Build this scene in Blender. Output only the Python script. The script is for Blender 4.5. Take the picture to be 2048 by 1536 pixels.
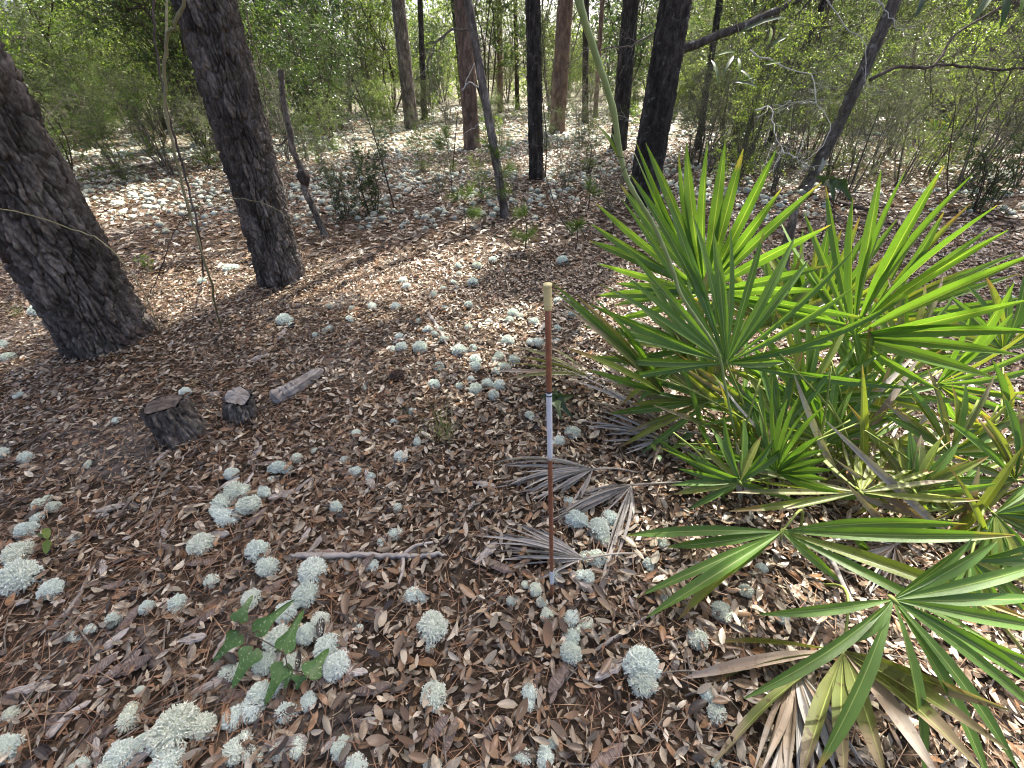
import bpy, math, random
import numpy as np
from mathutils import Vector, Matrix, Quaternion

# ------------------------------------------------------------------ camera, world, sun, exposure
SC = bpy.context.scene
for o in list(bpy.data.objects): bpy.data.objects.remove(o)
FPX, PITCH, ROLL, CAMZ = 830.0, math.radians(36.5), math.radians(2.0), 1.5
CP = np.array([0, 0, CAMZ])
FW = np.array([0, math.cos(PITCH), -math.sin(PITCH)])
_U = np.array([0, math.sin(PITCH), math.cos(PITCH)]); _R = np.array([1.0, 0, 0])
RT = math.cos(ROLL) * _R - math.sin(ROLL) * _U
UP = math.cos(ROLL) * _U + math.sin(ROLL) * _R
cam_d = bpy.data.cameras.new('camera'); cam = bpy.data.objects.new('camera', cam_d)
SC.collection.objects.link(cam); SC.camera = cam
cam_d.sensor_width = 36; cam_d.lens = 36 * FPX / 2048; cam_d.clip_end = 900; cam_d.clip_start = 0.02
cam.matrix_world = Matrix(((RT[0], UP[0], -FW[0], 0), (RT[1], UP[1], -FW[1], 0), (RT[2], UP[2], -FW[2], CAMZ), (0, 0, 0, 1)))

SUN_AZ, SUN_EL = math.radians(25), math.radians(54)
w = bpy.data.worlds.new('World'); SC.world = w; w.use_nodes = True
nt = w.node_tree; bg = nt.nodes['Background']
sky = nt.nodes.new('ShaderNodeTexSky'); sky.sky_type = 'NISHITA'; sky.sun_disc = False
sky.sun_elevation = SUN_EL; sky.sun_rotation = SUN_AZ; sky.air_density = 0.45; sky.dust_density = 6.0; sky.ozone_density = 0.8
nt.links.new(sky.outputs[0], bg.inputs[0]); bg.inputs[1].default_value = 0.15
sd = bpy.data.lights.new('sun', 'SUN'); sd.energy = 5.0; sd.angle = math.radians(0.53); sd.color = (1, 0.95, 0.86)
sun = bpy.data.objects.new('sun', sd); SC.collection.objects.link(sun)
SUNV = np.array([math.cos(SUN_EL) * math.sin(SUN_AZ), math.cos(SUN_EL) * math.cos(SUN_AZ), math.sin(SUN_EL)])
sun.rotation_euler = Vector(SUNV).to_track_quat('Z', 'Y').to_euler()
sun.location = (8, 18, 30)
vs = SC.view_settings; vs.view_transform = 'Standard'; vs.look = 'None'; vs.gamma = 1; vs.exposure = 1.72
SC.cycles.max_bounces = 8; SC.cycles.transmission_bounces = 6; SC.cycles.diffuse_bounces = 4
SC.cycles.use_denoising = True; SC.cycles.filter_width = 1.1; SC.cycles.denoising_prefilter = 'ACCURATE'

# ------------------------------------------------------------------ helpers
rng = np.random.default_rng(7); random.seed(7)
COL = SC.collection

def hnoise(ix, iy, iz=0, s=0):
    n = (ix.astype(np.int64) * 374761393 + iy.astype(np.int64) * 668265263 + np.asarray(iz).astype(np.int64) * 2147483647 + s * 1274126177) & 0xffffffff
    n = ((n ^ (n >> 13)) * 1274126177) & 0xffffffff
    n = (n ^ (n >> 16)) & 0xffffffff
    return n / 4294967295.0

def vnoise(x, y, s=0, px=0):
    x = np.asarray(x, float); y = np.asarray(y, float)
    ix = np.floor(x); iy = np.floor(y); fx = x - ix; fy = y - iy
    fx = fx * fx * (3 - 2 * fx); fy = fy * fy * (3 - 2 * fy)
    m = (lambda a: np.mod(a, px)) if px else (lambda a: a)
    a = hnoise(m(ix), iy, 0, s); b = hnoise(m(ix + 1), iy, 0, s); c = hnoise(m(ix), iy + 1, 0, s); d = hnoise(m(ix + 1), iy + 1, 0, s)
    return (a * (1 - fx) + b * fx) * (1 - fy) + (c * (1 - fx) + d * fx) * fy

def gh(x, y):
    x = np.asarray(x, float); y = np.asarray(y, float)
    return 0.05 * (vnoise(x * .6 + 11, y * .6 + 5, 3) - .5) + 0.022 * (vnoise(x * 2.3, y * 2.3, 4) - .5) + 0.009 * (vnoise(x * 7, y * 7, 5) - .5)

def ray(px, py): return FW + (px - 1024) / FPX * RT + (768 - py) / FPX * UP
def P(px, py, zc): return CP + zc * ray(px, py)
def G(px, py, up=0.0):
    d = ray(px, py); z = 0.0
    for _ in range(4):
        t = (CAMZ - z - up) / -d[2]; p = CP + t * d; z = float(gh(p[0], p[1]))
    return np.array([p[0], p[1], z + up])
def ZC(p): return float(np.dot(np.asarray(p) - CP, FW))
def px_of(x, y, z=0):
    d = np.array([x, y, z]) - CP; zc = d @ FW; return 1024 + FPX * (d @ RT) / zc, 768 - FPX * (d @ UP) / zc
def OY(px, py, Y):
    d = ray(px, py); return CP + d * (Y / d[1])
def nrm(v):
    v = np.asarray(v, float); return v / (np.linalg.norm(v, axis=-1, keepdims=True) + 1e-12)

class Acc:
    def __init__(s): s.V = []; s.Q = []; s.T = []; s.UV = []; s.n = 0
    def add(s, V, Q=None, T=None, UV=None):
        V = np.asarray(V, float).reshape(-1, 3)
        s.V.append(V)
        if Q is not None and len(Q): s.Q.append(np.asarray(Q, np.int64) + s.n)
        if T is not None and len(T): s.T.append(np.asarray(T, np.int64) + s.n)
        s.UV.append(np.zeros((len(V), 2)) if UV is None else np.asarray(UV, float)); s.n += len(V)
    def mesh(s, name, mat=None, smooth=False, uv=False):
        V = np.concatenate(s.V); me = bpy.data.meshes.new(name)
        Q = np.concatenate(s.Q) if s.Q else np.zeros((0, 4), np.int64); T = np.concatenate(s.T) if s.T else np.zeros((0, 3), np.int64)
        li = np.concatenate([Q.ravel(), T.ravel()]).astype(np.int32)
        ls = np.concatenate([np.arange(len(Q)) * 4, len(Q) * 4 + np.arange(len(T)) * 3]).astype(np.int32)
        me.vertices.add(len(V)); me.vertices.foreach_set('co', V.astype(np.float32).ravel())
        me.loops.add(len(li)); me.loops.foreach_set('vertex_index', li)
        me.polygons.add(len(ls)); me.polygons.foreach_set('loop_start', ls)
        me.polygons.foreach_set('use_smooth', np.full(len(ls), smooth))
        if uv:
            l = me.uv_layers.new(name='UVMap'); l.data.foreach_set('uv', np.concatenate(s.UV)[li].astype(np.float32).ravel())
        me.update(calc_edges=True)
        if mat: me.materials.append(mat)
        return me

def link(name, data, parent=None, loc=None, rot=None, scale=None):
    o = bpy.data.objects.new(name, data); COL.objects.link(o)
    if parent is not None: o.parent = parent
    if loc is not None: o.location = [float(a) for a in loc]
    if rot is not None: o.rotation_euler = rot
    if scale is not None: o.scale = scale if hasattr(scale, '__len__') else (scale,) * 3
    return o
def tag(o, label, cat, group=None):
    o['label'] = label; o['category'] = cat
    if group: o['group'] = group
    return o
def empty(name, loc, label, cat, group=None):
    o = link(name, None, loc=loc); o.empty_display_size = .1
    return tag(o, label, cat, group)
def local(o, pts): return np.asarray(pts, float) - np.array(o.location)

def tube(acc, pts, rad, sides=5, cap=True, uv=False):
    pts = np.asarray(pts, float); n = len(pts); rad = np.broadcast_to(np.asarray(rad, float), (n,))
    t = np.gradient(pts, axis=0); t = nrm(t)
    ref = np.array([0.31, 0.87, 0.38]) if abs(np.dot(nrm(t.mean(0)), [0.31, 0.87, 0.38])) < .9 else np.array([1.0, 0, 0])
    a = nrm(np.cross(t, ref)); b = np.cross(t, a)
    th = np.linspace(0, 2 * np.pi, sides, endpoint=False)
    V = pts[:, None] + rad[:, None, None] * (np.cos(th)[None, :, None] * a[:, None] + np.sin(th)[None, :, None] * b[:, None])
    i = np.arange(n - 1)[:, None] * sides; j = np.arange(sides)[None]; j2 = (j + 1) % sides
    Q = np.stack([i + j, i + j2, i + sides + j2, i + sides + j], -1).reshape(-1, 4)
    V = V.reshape(-1, 3); T = []
    UV = np.stack([np.repeat(np.linspace(0, 1, n), sides), np.tile(np.linspace(0, 1, sides), n)], -1)
    if cap:
        V = np.vstack([V, pts[:1], pts[-1:]]); UV = np.vstack([UV, [[0, 0]], [[1, 0]]]); m = n * sides
        T = [(m, k2, k) for k, k2 in zip(range(sides), list(range(1, sides)) + [0])] + [(m + 1, (n - 1) * sides + k, (n - 1) * sides + (k + 1) % sides) for k in range(sides)]
    acc.add(V, Q, T, UV)

def spline(ctrl, n):
    c = np.asarray(ctrl, float)
    if len(c) == 2: return c[0] + np.linspace(0, 1, n)[:, None] * (c[1] - c[0])
    e = np.vstack([2 * c[0] - c[1], c, 2 * c[-1] - c[-2]]); t = np.linspace(0, len(c) - 1 - 1e-6, n); k = t.astype(int); f = (t - k)[:, None]
    p0, p1, p2, p3 = e[k], e[k + 1], e[k + 2], e[k + 3]
    return .5 * (2 * p1 + (p2 - p0) * f + (2 * p0 - 5 * p1 + 4 * p2 - p3) * f ** 2 + (3 * p1 - p0 - 3 * p2 + p3) * f ** 3)

# leaf templates: a along, b across (half-width units), edge factor
_A5 = np.array([0, .2, .2, .2, .5, .5, .5, .8, .8, .8, 1.]); _B5 = np.array([0, -.75, 0, .75, -1, 0, 1, -.68, 0, .68, 0])
_Q5 = [(1, 4, 5, 2), (2, 5, 6, 3), (4, 7, 8, 5), (5, 8, 9, 6)]; _T5 = [(0, 1, 2), (0, 2, 3), (7, 10, 8), (8, 10, 9)]
_A3 = np.array([0, .45, .45, .45, 1.]); _B3 = np.array([0, -1, 0, 1, 0.]); _T3 = [(0, 1, 2), (0, 2, 3), (1, 4, 2), (2, 4, 3)]
_A2 = np.array([0, .5, 1, .5]); _B2 = np.array([0, -1, 0, 1.]); _Q2 = [(0, 1, 2, 3)]
def leaves(acc, base, axis, normal, L, W, cup=0., bend=0., kind=5):
    A, B, Q, T = {5: (_A5, _B5, _Q5, _T5), 3: (_A3, _B3, [], _T3), 2: (_A2, _B2, _Q2, [])}[kind]
    n = len(base); axis = nrm(axis); side = nrm(np.cross(normal, axis)); nor = np.cross(axis, side)
    L = np.broadcast_to(L, (n,)); W = np.broadcast_to(W, (n,)); cup = np.broadcast_to(cup, (n,)); bend = np.broadcast_to(bend, (n,))
    c = cup[:, None] * W[:, None] * (B ** 2)[None] + bend[:, None] * L[:, None] * ((A - .5) ** 2 * 4)[None]
    V = base[:, None] + axis[:, None] * (L[:, None] * A)[..., None] + side[:, None] * (.5 * W[:, None] * B)[..., None] + nor[:, None] * c[..., None]
    m = len(A); off = (np.arange(n) * m)[:, None, None]
    Qa = (np.array(Q)[None] + off).reshape(-1, 4) if Q else None
    Ta = (np.array(T)[None] + off).reshape(-1, 3) if T else None
    acc.add(V.reshape(-1, 3), Qa, Ta, np.tile(np.stack([A, B * .5 + .5], -1), (n, 1)))

# ------------------------------------------------------------------ materials
def lin(*c): return tuple(c) + (1,)
def new_mat(name):
    m = bpy.data.materials.new(name); m.use_nodes = True
    return m, m.node_tree.nodes, m.node_tree.links, m.node_tree.nodes['Principled BSDF']
def ramp(N, cols, mode='LINEAR'):
    r = N.new('ShaderNodeValToRGB'); r.color_ramp.interpolation = mode; e = r.color_ramp.elements
    for i, (p, c) in enumerate(cols):
        if i < 2: e[i].position = p; e[i].color = lin(*c)
        else:
            k = e.new(p); k.color = lin(*c)
    return r
def rnd(N, L):
    g = N.new('ShaderNodeNewGeometry'); o = N.new('ShaderNodeObjectInfo')
    a = N.new('ShaderNodeMath'); a.operation = 'ADD'; f = N.new('ShaderNodeMath'); f.operation = 'FRACT'
    L.new(g.outputs['Random Per Island'], a.inputs[0]); L.new(o.outputs['Random'], a.inputs[1]); L.new(a.outputs[0], f.inputs[0])
    return f.outputs[0]
def noise(N, L, scale, detail=4, rough=.6, coord='Object', vec=None, stretch=None):
    n = N.new('ShaderNodeTexNoise'); n.inputs['Scale'].default_value = scale; n.inputs['Detail'].default_value = detail; n.inputs['Roughness'].default_value = rough
    if vec is None:
        t = N.new('ShaderNodeTexCoord'); vec = t.outputs[coord]
    if stretch:
        mp = N.new('ShaderNodeMapping'); mp.inputs['Scale'].default_value = stretch; L.new(vec, mp.inputs[0]); vec = mp.outputs[0]
    L.new(vec, n.inputs['Vector']); return n
def mix(N, L, fac, a, b, mode='MIX'):
    m = N.new('ShaderNodeMix'); m.data_type = 'RGBA'; m.blend_type = mode
    for s, v in ((0, fac), (6, a), (7, b)):
        if hasattr(v, 'is_linked') or hasattr(v, 'links'): L.new(v, m.inputs[s])
        else: m.inputs[s].default_value = v if s == 0 else lin(*v)
    return m.outputs[2]
def bump(N, L, h, bsdf, strength=.5, dist=.01):
    b = N.new('ShaderNodeBump'); b.inputs['Strength'].default_value = strength; b.inputs['Distance'].default_value = dist
    L.new(h, b.inputs['Height']); L.new(b.outputs[0], bsdf.inputs['Normal'])
def leafmat(name, cols, transl=.4, tcol=(1.15, 1.2, .6), rough=.45, spec=.35, mottled=0, vary=False):
    m, N, L, B = new_mat(name)
    r = ramp(N, cols); L.new(rnd(N, L), r.inputs[0]); c = r.outputs[0]
    if vary:
        oi = N.new('ShaderNodeObjectInfo'); rv = ramp(N, [(0, (.45, .5, .5)), (.35, (.8, .85, .8)), (.7, (1.15, 1.12, 1.0)), (1, (1.55, 1.45, 1.3))]); L.new(oi.outputs['Random'], rv.inputs[0]); c = mix(N, L, 1.0, c, rv.outputs[0], 'MULTIPLY')
    if mottled:
        n = noise(N, L, 60, 3, coord='Generated' if False else 'Object')
        rr = ramp(N, [(.35, (1 - mottled,) * 3), (.65, (1 + mottled * .4,) * 3)]); L.new(n.outputs[0], rr.inputs[0]); c = mix(N, L, 1.0, c, rr.outputs[0], 'MULTIPLY')
    L.new(c, B.inputs['Base Color']); B.inputs['Roughness'].default_value = rough; B.inputs['Specular IOR Level'].default_value = spec
    if transl:
        t = N.new('ShaderNodeBsdfTranslucent'); L.new(mix(N, L, 1.0, c, tcol, 'MULTIPLY'), t.inputs[0])
        s = N.new('ShaderNodeMixShader'); s.inputs[0].default_value = transl; L.new(B.outputs[0], s.inputs[1]); L.new(t.outputs[0], s.inputs[2])
        L.new(s.outputs[0], N['Material Output'].inputs[0])
    return m
def woodmat(name, cols, scale=25, stretch=(1, 1, .15), rough=.85, bs=.6, bd=.006, coord='Object'):
    m, N, L, B = new_mat(name); n = noise(N, L, scale, 6, .65, coord, stretch=stretch)
    r = ramp(N, cols); L.new(n.outputs[0], r.inputs[0])
    o = N.new('ShaderNodeObjectInfo'); rr = ramp(N, [(0, (.75,) * 3), (1, (1.2,) * 3)]); L.new(o.outputs['Random'], rr.inputs[0])
    L.new(mix(N, L, 1.0, r.outputs[0], rr.outputs[0], 'MULTIPLY'), B.inputs['Base Color']); B.inputs['Roughness'].default_value = rough
    B.inputs['Specular IOR Level'].default_value = .2; bump(N, L, n.outputs[0], B, bs, bd); return m
def plain(name, c, rough=.5, var=.15, scale=40):
    m, N, L, B = new_mat(name); n = noise(N, L, scale, 4)
    r = ramp(N, [(.3, tuple(v * (1 - var) for v in c)), (.7, tuple(v * (1 + var) for v in c))]); L.new(n.outputs[0], r.inputs[0])
    L.new(r.outputs[0], B.inputs['Base Color']); B.inputs['Roughness'].default_value = rough; return m

M = {}
M['litter'] = leafmat('dry_leaf', [(0, (.03, .023, .018)), (.12, (.09, .066, .047)), (.26, (.20, .13, .075)), (.38, (.30, .165, .08)), (.48, (.14, .11, .078)), (.60, (.35, .262, .17)), (.72, (.23, .205, .158)), (.86, (.46, .385, .28)), (1, (.60, .54, .43))], .12, (1.2, .9, .6), .36, .55, .4)
M['needle'] = leafmat('dry_needle', [(0, (.11, .055, .03)), (.5, (.22, .115, .06)), (1, (.34, .23, .14))], 0, rough=.5)
M['chip'] = woodmat('bark_chip', [(.25, (.05, .04, .035)), (.5, (.17, .13, .11)), (.75, (.30, .26, .235))], 30, (1, .12, 1))
M['deadwood'] = woodmat('weathered_wood', [(.25, (.12, .10, .085)), (.5, (.34, .31, .28)), (.75, (.52, .49, .45))], 22, (.1, 1, 1))
M['darkwood'] = woodmat('dark_wood', [(.3, (.028, .022, .02)), (.55, (.09, .072, .06)), (.8, (.22, .19, .165))], 30)
M['graytwig'] = woodmat('grey_twig', [(.3, (.06, .052, .042)), (.55, (.17, .15, .128)), (.8, (.36, .34, .30))], 60, (1, 1, 1))
M['whitetwig'] = woodmat('lichened_twig', [(.3, (.22, .20, .17)), (.5, (.46, .46, .42)), (.8, (.66, .68, .62))], 60, (1, 1, 1))
M['darktwig'] = woodmat('dark_twig', [(.3, (.035, .028, .022)), (.6, (.10, .08, .06)), (.85, (.2, .175, .15))], 60, (1, 1, 1))
M['cane'] = woodmat('green_cane', [(.3, (.16, .22, .08)), (.7, (.27, .33, .14))], 30, (1, 1, .3), .45, .15, .001)
M['browncane'] = woodmat('tan_vine', [(.3, (.18, .17, .08)), (.7, (.33, .30, .17))], 30, (1, 1, .3), .6, .15, .001)
M['shrub'] = leafmat('shrub_leaf', [(0, (.035, .06, .02)), (.4, (.08, .12, .036)), (.75, (.15, .195, .062)), (1, (.25, .29, .12))], .47, (1.6, 1.8, .7), .3, .7, 0, True)
M['grayshrub'] = leafmat('grey_green_leaf', [(0, (.035, .052, .024)), (.5, (.09, .118, .052)), (1, (.21, .24, .13))], .42, (1.55, 1.75, .8), .28, .75, 0, True)
M['brightleaf'] = leafmat('bright_leaf', [(0, (.075, .13, .03)), (.5, (.12, .19, .045)), (1, (.19, .26, .06))], .5, (1.5, 1.6, .6), .4, .4)
M['darkleaf'] = leafmat('dark_leaf', [(0, (.028, .055, .022)), (.6, (.045, .08, .03)), (1, (.08, .12, .045))], .3, (1.4, 1.6, .6), .35, .5)
M['pineneedle'] = leafmat('green_needle', [(0, (.06, .11, .025)), (.5, (.10, .165, .035)), (1, (.16, .22, .05))], .3, (1.3, 1.4, .6), .45)
M['canopy'] = leafmat('canopy_leaf', [(0, (.04, .07, .02)), (1, (.09, .13, .04))], .3, (1.3, 1.4, .6), .45)
M['grass'] = leafmat('grass_blade', [(0, (.12, .16, .05)), (1, (.28, .30, .14))], .3)

def lichen_mat():
    m, N, L, B = new_mat('reindeer_lichen'); o = N.new('ShaderNodeObjectInfo'); g = N.new('ShaderNodeNewGeometry')
    r = ramp(N, [(0, (.68, .75, .67)), (.35, (.77, .84, .77)), (.75, (.74, .78, .66)), (1, (.82, .88, .82))]); L.new(o.outputs['Random'], r.inputs[0])
    rr = ramp(N, [(0, (.82,) * 3), (1, (1.1,) * 3)]); L.new(g.outputs['Random Per Island'], rr.inputs[0])
    c = mix(N, L, 1.0, r.outputs[0], rr.outputs[0], 'MULTIPLY')
    L.new(c, B.inputs['Base Color']); B.inputs['Roughness'].default_value = .9; B.inputs['Specular IOR Level'].default_value = .1
    return m
M['lichen'] = lichen_mat()
def lichen_far_mat():
    m, N, L, B = new_mat('far_lichen'); g = N.new('ShaderNodeNewGeometry')
    r = ramp(N, [(0, (.46, .50, .41)), (.4, (.58, .63, .53)), (.8, (.54, .56, .44)), (1, (.66, .70, .61))]); L.new(g.outputs['Random Per Island'], r.inputs[0])
    n = noise(N, L, 130, 3); rr = ramp(N, [(.35, (.72,) * 3), (.65, (1.08,) * 3)]); L.new(n.outputs[0], rr.inputs[0])
    L.new(mix(N, L, 1.0, r.outputs[0], rr.outputs[0], 'MULTIPLY'), B.inputs['Base Color']); B.inputs['Roughness'].default_value = .95; B.inputs['Specular IOR Level'].default_value = .05
    bump(N, L, n.outputs[0], B, 1.0, .012); return m
M['lichenfar'] = lichen_far_mat()

def ground_mat():
    m, N, L, B = new_mat('forest_floor')
    n1 = noise(N, L, 1.1, 6, .6); n2 = noise(N, L, 34, 8, .7); n3 = noise(N, L, 9, 5, .7)
    r = ramp(N, [(.28, (.018, .014, .011)), (.45, (.055, .04, .028)), (.58, (.11, .08, .056)), (.72, (.24, .195, .145))]); L.new(n2.outputs[0], r.inputs[0])
    sand = ramp(N, [(.3, (.11, .10, .09)), (.7, (.26, .24, .22))]); L.new(n2.outputs[0], sand.inputs[0])
    f = ramp(N, [(.56, (0,) * 3), (.66, (.8,) * 3)]); L.new(n1.outputs[0], f.inputs[0])
    c = mix(N, L, f.outputs[0], r.outputs[0], sand.outputs[0])
    r3 = ramp(N, [(.3, (.65,) * 3), (.7, (1.25,) * 3)]); L.new(n3.outputs[0], r3.inputs[0])
    c = mix(N, L, 1.0, c, r3.outputs[0], 'MULTIPLY')
    tc = N.new('ShaderNodeTexCoord'); sx = N.new('ShaderNodeSeparateXYZ'); L.new(tc.outputs['Object'], sx.inputs[0]); mr = N.new('ShaderNodeMapRange'); mr.inputs[1].default_value = 7; mr.inputs[2].default_value = 15; L.new(sx.outputs[1], mr.inputs[0])
    n5 = noise(N, L, 2.2, 7, .7); fl = ramp(N, [(.46, (0,) * 3), (.60, (.8,) * 3)]); L.new(n5.outputs[0], fl.inputs[0]); mu = N.new('ShaderNodeMath'); mu.operation = 'MULTIPLY'; L.new(mr.outputs[0], mu.inputs[0]); L.new(fl.outputs[0], mu.inputs[1])
    lc = ramp(N, [(.35, (.20, .21, .13)), (.65, (.48, .50, .39))]); L.new(n2.outputs[0], lc.inputs[0]); c = mix(N, L, mu.outputs[0], c, lc.outputs[0])
    L.new(c, B.inputs['Base Color']); B.inputs['Roughness'].default_value = .95; B.inputs['Specular IOR Level'].default_value = .1
    bump(N, L, n2.outputs[0], B, .9, .03); return m
M['ground'] = ground_mat()

def bark_mat(name, cols, lich=.0, rust=.0, sc=9):
    m, N, L, B = new_mat(name)
    n1 = noise(N, L, sc, 7, .7, stretch=(1, 1, .35)); n2 = noise(N, L, 70, 6, .7, stretch=(1, 1, .4))
    r = ramp(N, cols); L.new(n1.outputs[0], r.inputs[0]); c = r.outputs[0]
    r2 = ramp(N, [(.3, (.6,) * 3), (.7, (1.35,) * 3)]); L.new(n2.outputs[0], r2.inputs[0]); c = mix(N, L, 1.0, c, r2.outputs[0], 'MULTIPLY')
    at = N.new('ShaderNodeAttribute'); at.attribute_name = 'plate'
    rp = ramp(N, [(0, (.7, .68, .68)), (.5, (1, 1, 1)), (1, (1.35, 1.3, 1.28))]); L.new(at.outputs['Fac'], rp.inputs[0]); c = mix(N, L, 1.0, c, rp.outputs[0], 'MULTIPLY')
    if rust:
        n = noise(N, L, 5.5, 4, .6, stretch=(1, 1, .5)); f = ramp(N, [(.60, (0,) * 3), (.70, (rust,) * 3)]); L.new(n.outputs[0], f.inputs[0]); c = mix(N, L, f.outputs[0], c, (.16, .075, .05))
    if lich:
        n = noise(N, L, 11, 6, .75); f = ramp(N, [(.60, (0,) * 3), (.66, (lich,) * 3)]); L.new(n.outputs[0], f.inputs[0]); c = mix(N, L, f.outputs[0], c, (.42, .44, .40))
    L.new(c, B.inputs['Base Color']); B.inputs['Roughness'].default_value = .9; B.inputs['Specular IOR Level'].default_value = .2
    bump(N, L, n2.outputs[0], B, 1.0, .016); return m
M['pinebark'] = bark_mat('pine_bark', [(.3, (.04, .035, .029)), (.48, (.12, .106, .09)), (.7, (.31, .28, .245))], .45, .3)
M['redbark'] = bark_mat('reddish_pine_bark', [(.3, (.09, .065, .052)), (.5, (.18, .13, .10)), (.7, (.28, .21, .17))], .12, .5)
M['oakbark'] = bark_mat('dark_oak_bark', [(.3, (.018, .016, .013)), (.5, (.05, .045, .038)), (.7, (.13, .118, .1))], .35)
M['graybark'] = bark_mat('grey_oak_bark', [(.3, (.05, .045, .038)), (.5, (.15, .135, .115)), (.7, (.30, .28, .25))], .9)

# palmetto blades: colour along the blade, fibres across it
def blade_mat(name, g0, g1, tip, tipstart, transl=.42, spots=0., dead=False, rough=.4, midrib=(.42, .5, .16)):
    m, N, L, B = new_mat(name)
    uv = N.new('ShaderNodeUVMap'); sp = N.new('ShaderNodeSeparateXYZ'); L.new(uv.outputs[0], sp.inputs[0])
    r = ramp(N, [(0, g0), (1, g1)]); L.new(rnd(N, L), r.inputs[0]); c = r.outputs[0]
    mp = N.new('ShaderNodeMapping'); mp.inputs['Scale'].default_value = (1.5, 30, 1); L.new(uv.outputs[0], mp.inputs[0])
    n = noise(N, L, 2.0, 4, .6, vec=mp.outputs[0]); rr = ramp(N, [(.3, (.78,) * 3), (.7, (1.18,) * 3)]); L.new(n.outputs[0], rr.inputs[0]); c = mix(N, L, 1.0, c, rr.outputs[0], 'MULTIPLY')
    n2 = noise(N, L, 9, 4, .6); a = N.new('ShaderNodeMath'); a.operation = 'MULTIPLY_ADD'; L.new(n2.outputs[0], a.inputs[0]); a.inputs[1].default_value = .5; L.new(sp.outputs[0], a.inputs[2])
    o = N.new('ShaderNodeObjectInfo'); a2 = N.new('ShaderNodeMath'); a2.operation = 'MULTIPLY_ADD'; L.new(o.outputs['Random'], a2.inputs[0]); a2.inputs[1].default_value = .14; L.new(a.outputs[0], a2.inputs[2])
    f = ramp(N, [(min(tipstart, .93), (0,) * 3), (min(tipstart + .05, .98), (1,) * 3)])
    sc = N.new('ShaderNodeMath'); sc.operation = 'MULTIPLY'; sc.inputs[1].default_value = .7; L.new(a2.outputs[0], sc.inputs[0]); L.new(sc.outputs[0], f.inputs[0])
    c = mix(N, L, f.outputs[0], c, tip)
    if spots:
        n3 = noise(N, L, 45, 3, .5); f3 = ramp(N, [(.60, (0,) * 3), (.66, (spots,) * 3)]); L.new(n3.outputs[0], f3.inputs[0]); c = mix(N, L, f3.outputs[0], c, (.09, .06, .035))
    s1 = N.new('ShaderNodeMath'); s1.operation = 'SUBTRACT'; L.new(sp.outputs[1], s1.inputs[0]); s1.inputs[1].default_value = .5
    s2 = N.new('ShaderNodeMath'); s2.operation = 'ABSOLUTE'; L.new(s1.outputs[0], s2.inputs[0])
    s3 = N.new('ShaderNodeMath'); s3.operation = 'LESS_THAN'; L.new(s2.outputs[0], s3.inputs[0]); s3.inputs[1].default_value = .035
    s4 = N.new('ShaderNodeMath'); s4.operation = 'MULTIPLY'; L.new(s3.outputs[0], s4.inputs[0]); s4.inputs[1].default_value = .55
    c = mix(N, L, s4.outputs[0], c, midrib)
    L.new(c, B.inputs['Base Color']); B.inputs['Roughness'].default_value = rough; B.inputs['Specular IOR Level'].default_value = .5 if not dead else .2
    bump(N, L, n.outputs[0], B, .25, .002)
    if transl:
        t = N.new('ShaderNodeBsdfTranslucent'); L.new(mix(N, L, 1.0, c, (1.35, 1.4, .42), 'MULTIPLY'), t.inputs[0])
        s = N.new('ShaderNodeMixShader'); s.inputs[0].default_value = transl; L.new(B.outputs[0], s.inputs[1]); L.new(t.outputs[0], s.inputs[2]); L.new(s.outputs[0], N['Material Output'].inputs[0])
    return m
M['blade'] = blade_mat('palmetto_green', (.088, .18, .034), (.135, .24, .05), (.34, .28, .08), .905, spots=.2)
M['blade_y'] = blade_mat('palmetto_yellow_green', (.17, .23, .045), (.25, .28, .06), (.27, .19, .07), .80, spots=.4)
M['blade_o'] = blade_mat('palmetto_olive', (.12, .15, .045), (.17, .18, .06), (.26, .21, .14), .72, .3, spots=.8)
M['blade_d'] = blade_mat('palmetto_dead', (.30, .275, .25), (.42, .40, .37), (.36, .33, .30), .8, .08, spots=.3, dead=True, rough=.7, midrib=(.30, .27, .24))
M['blade_b'] = blade_mat('palmetto_brown', (.22, .165, .12), (.32, .26, .20), (.30, .26, .22), .7, .12, spots=.3, dead=True, rough=.7, midrib=(.25, .20, .15))
M['petiole'] = woodmat('petiole', [(.3, (.16, .22, .05)), (.7, (.30, .34, .09))], 40, (1, 1, .2), .45, .15, .001)
M['petiole_d'] = woodmat('dead_petiole', [(.3, (.22, .19, .15)), (.7, (.40, .37, .32))], 40, (1, 1, .2), .8, .3, .002)

# ------------------------------------------------------------------ ground
def ground():
    a = Acc()
    def axis(lims):
        out = []
        for (s, e, st) in lims: out += list(np.arange(s, e, st))
        return np.array(out)
    ys = axis([(-60, -6, 9), (-6, -1, 1), (-1, 6, .09), (6, 16, .35), (16, 60, 2.5), (60, 420.1, 40)])
    xs = axis([(-400, -60, 40), (-60, -16, 2.5), (-16, -6, .35), (-6, 6, .09), (6, 16, .35), (16, 60, 2.5), (60, 400.1, 40)])
    X, Y = np.meshgrid(xs, ys); Z = gh(X, Y); n = len(xs); m = len(ys)
    i = np.arange(m - 1)[:, None] * n; j = np.arange(n - 1)[None]
    Q = np.stack([i + j, i + j + 1, i + n + j + 1, i + n + j], -1).reshape(-1, 4)
    a.add(np.stack([X, Y, Z], -1).reshape(-1, 3), Q)
    o = link('ground', a.mesh('ground', M['ground'], True)); o['kind'] = 'structure'
ground()

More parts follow.
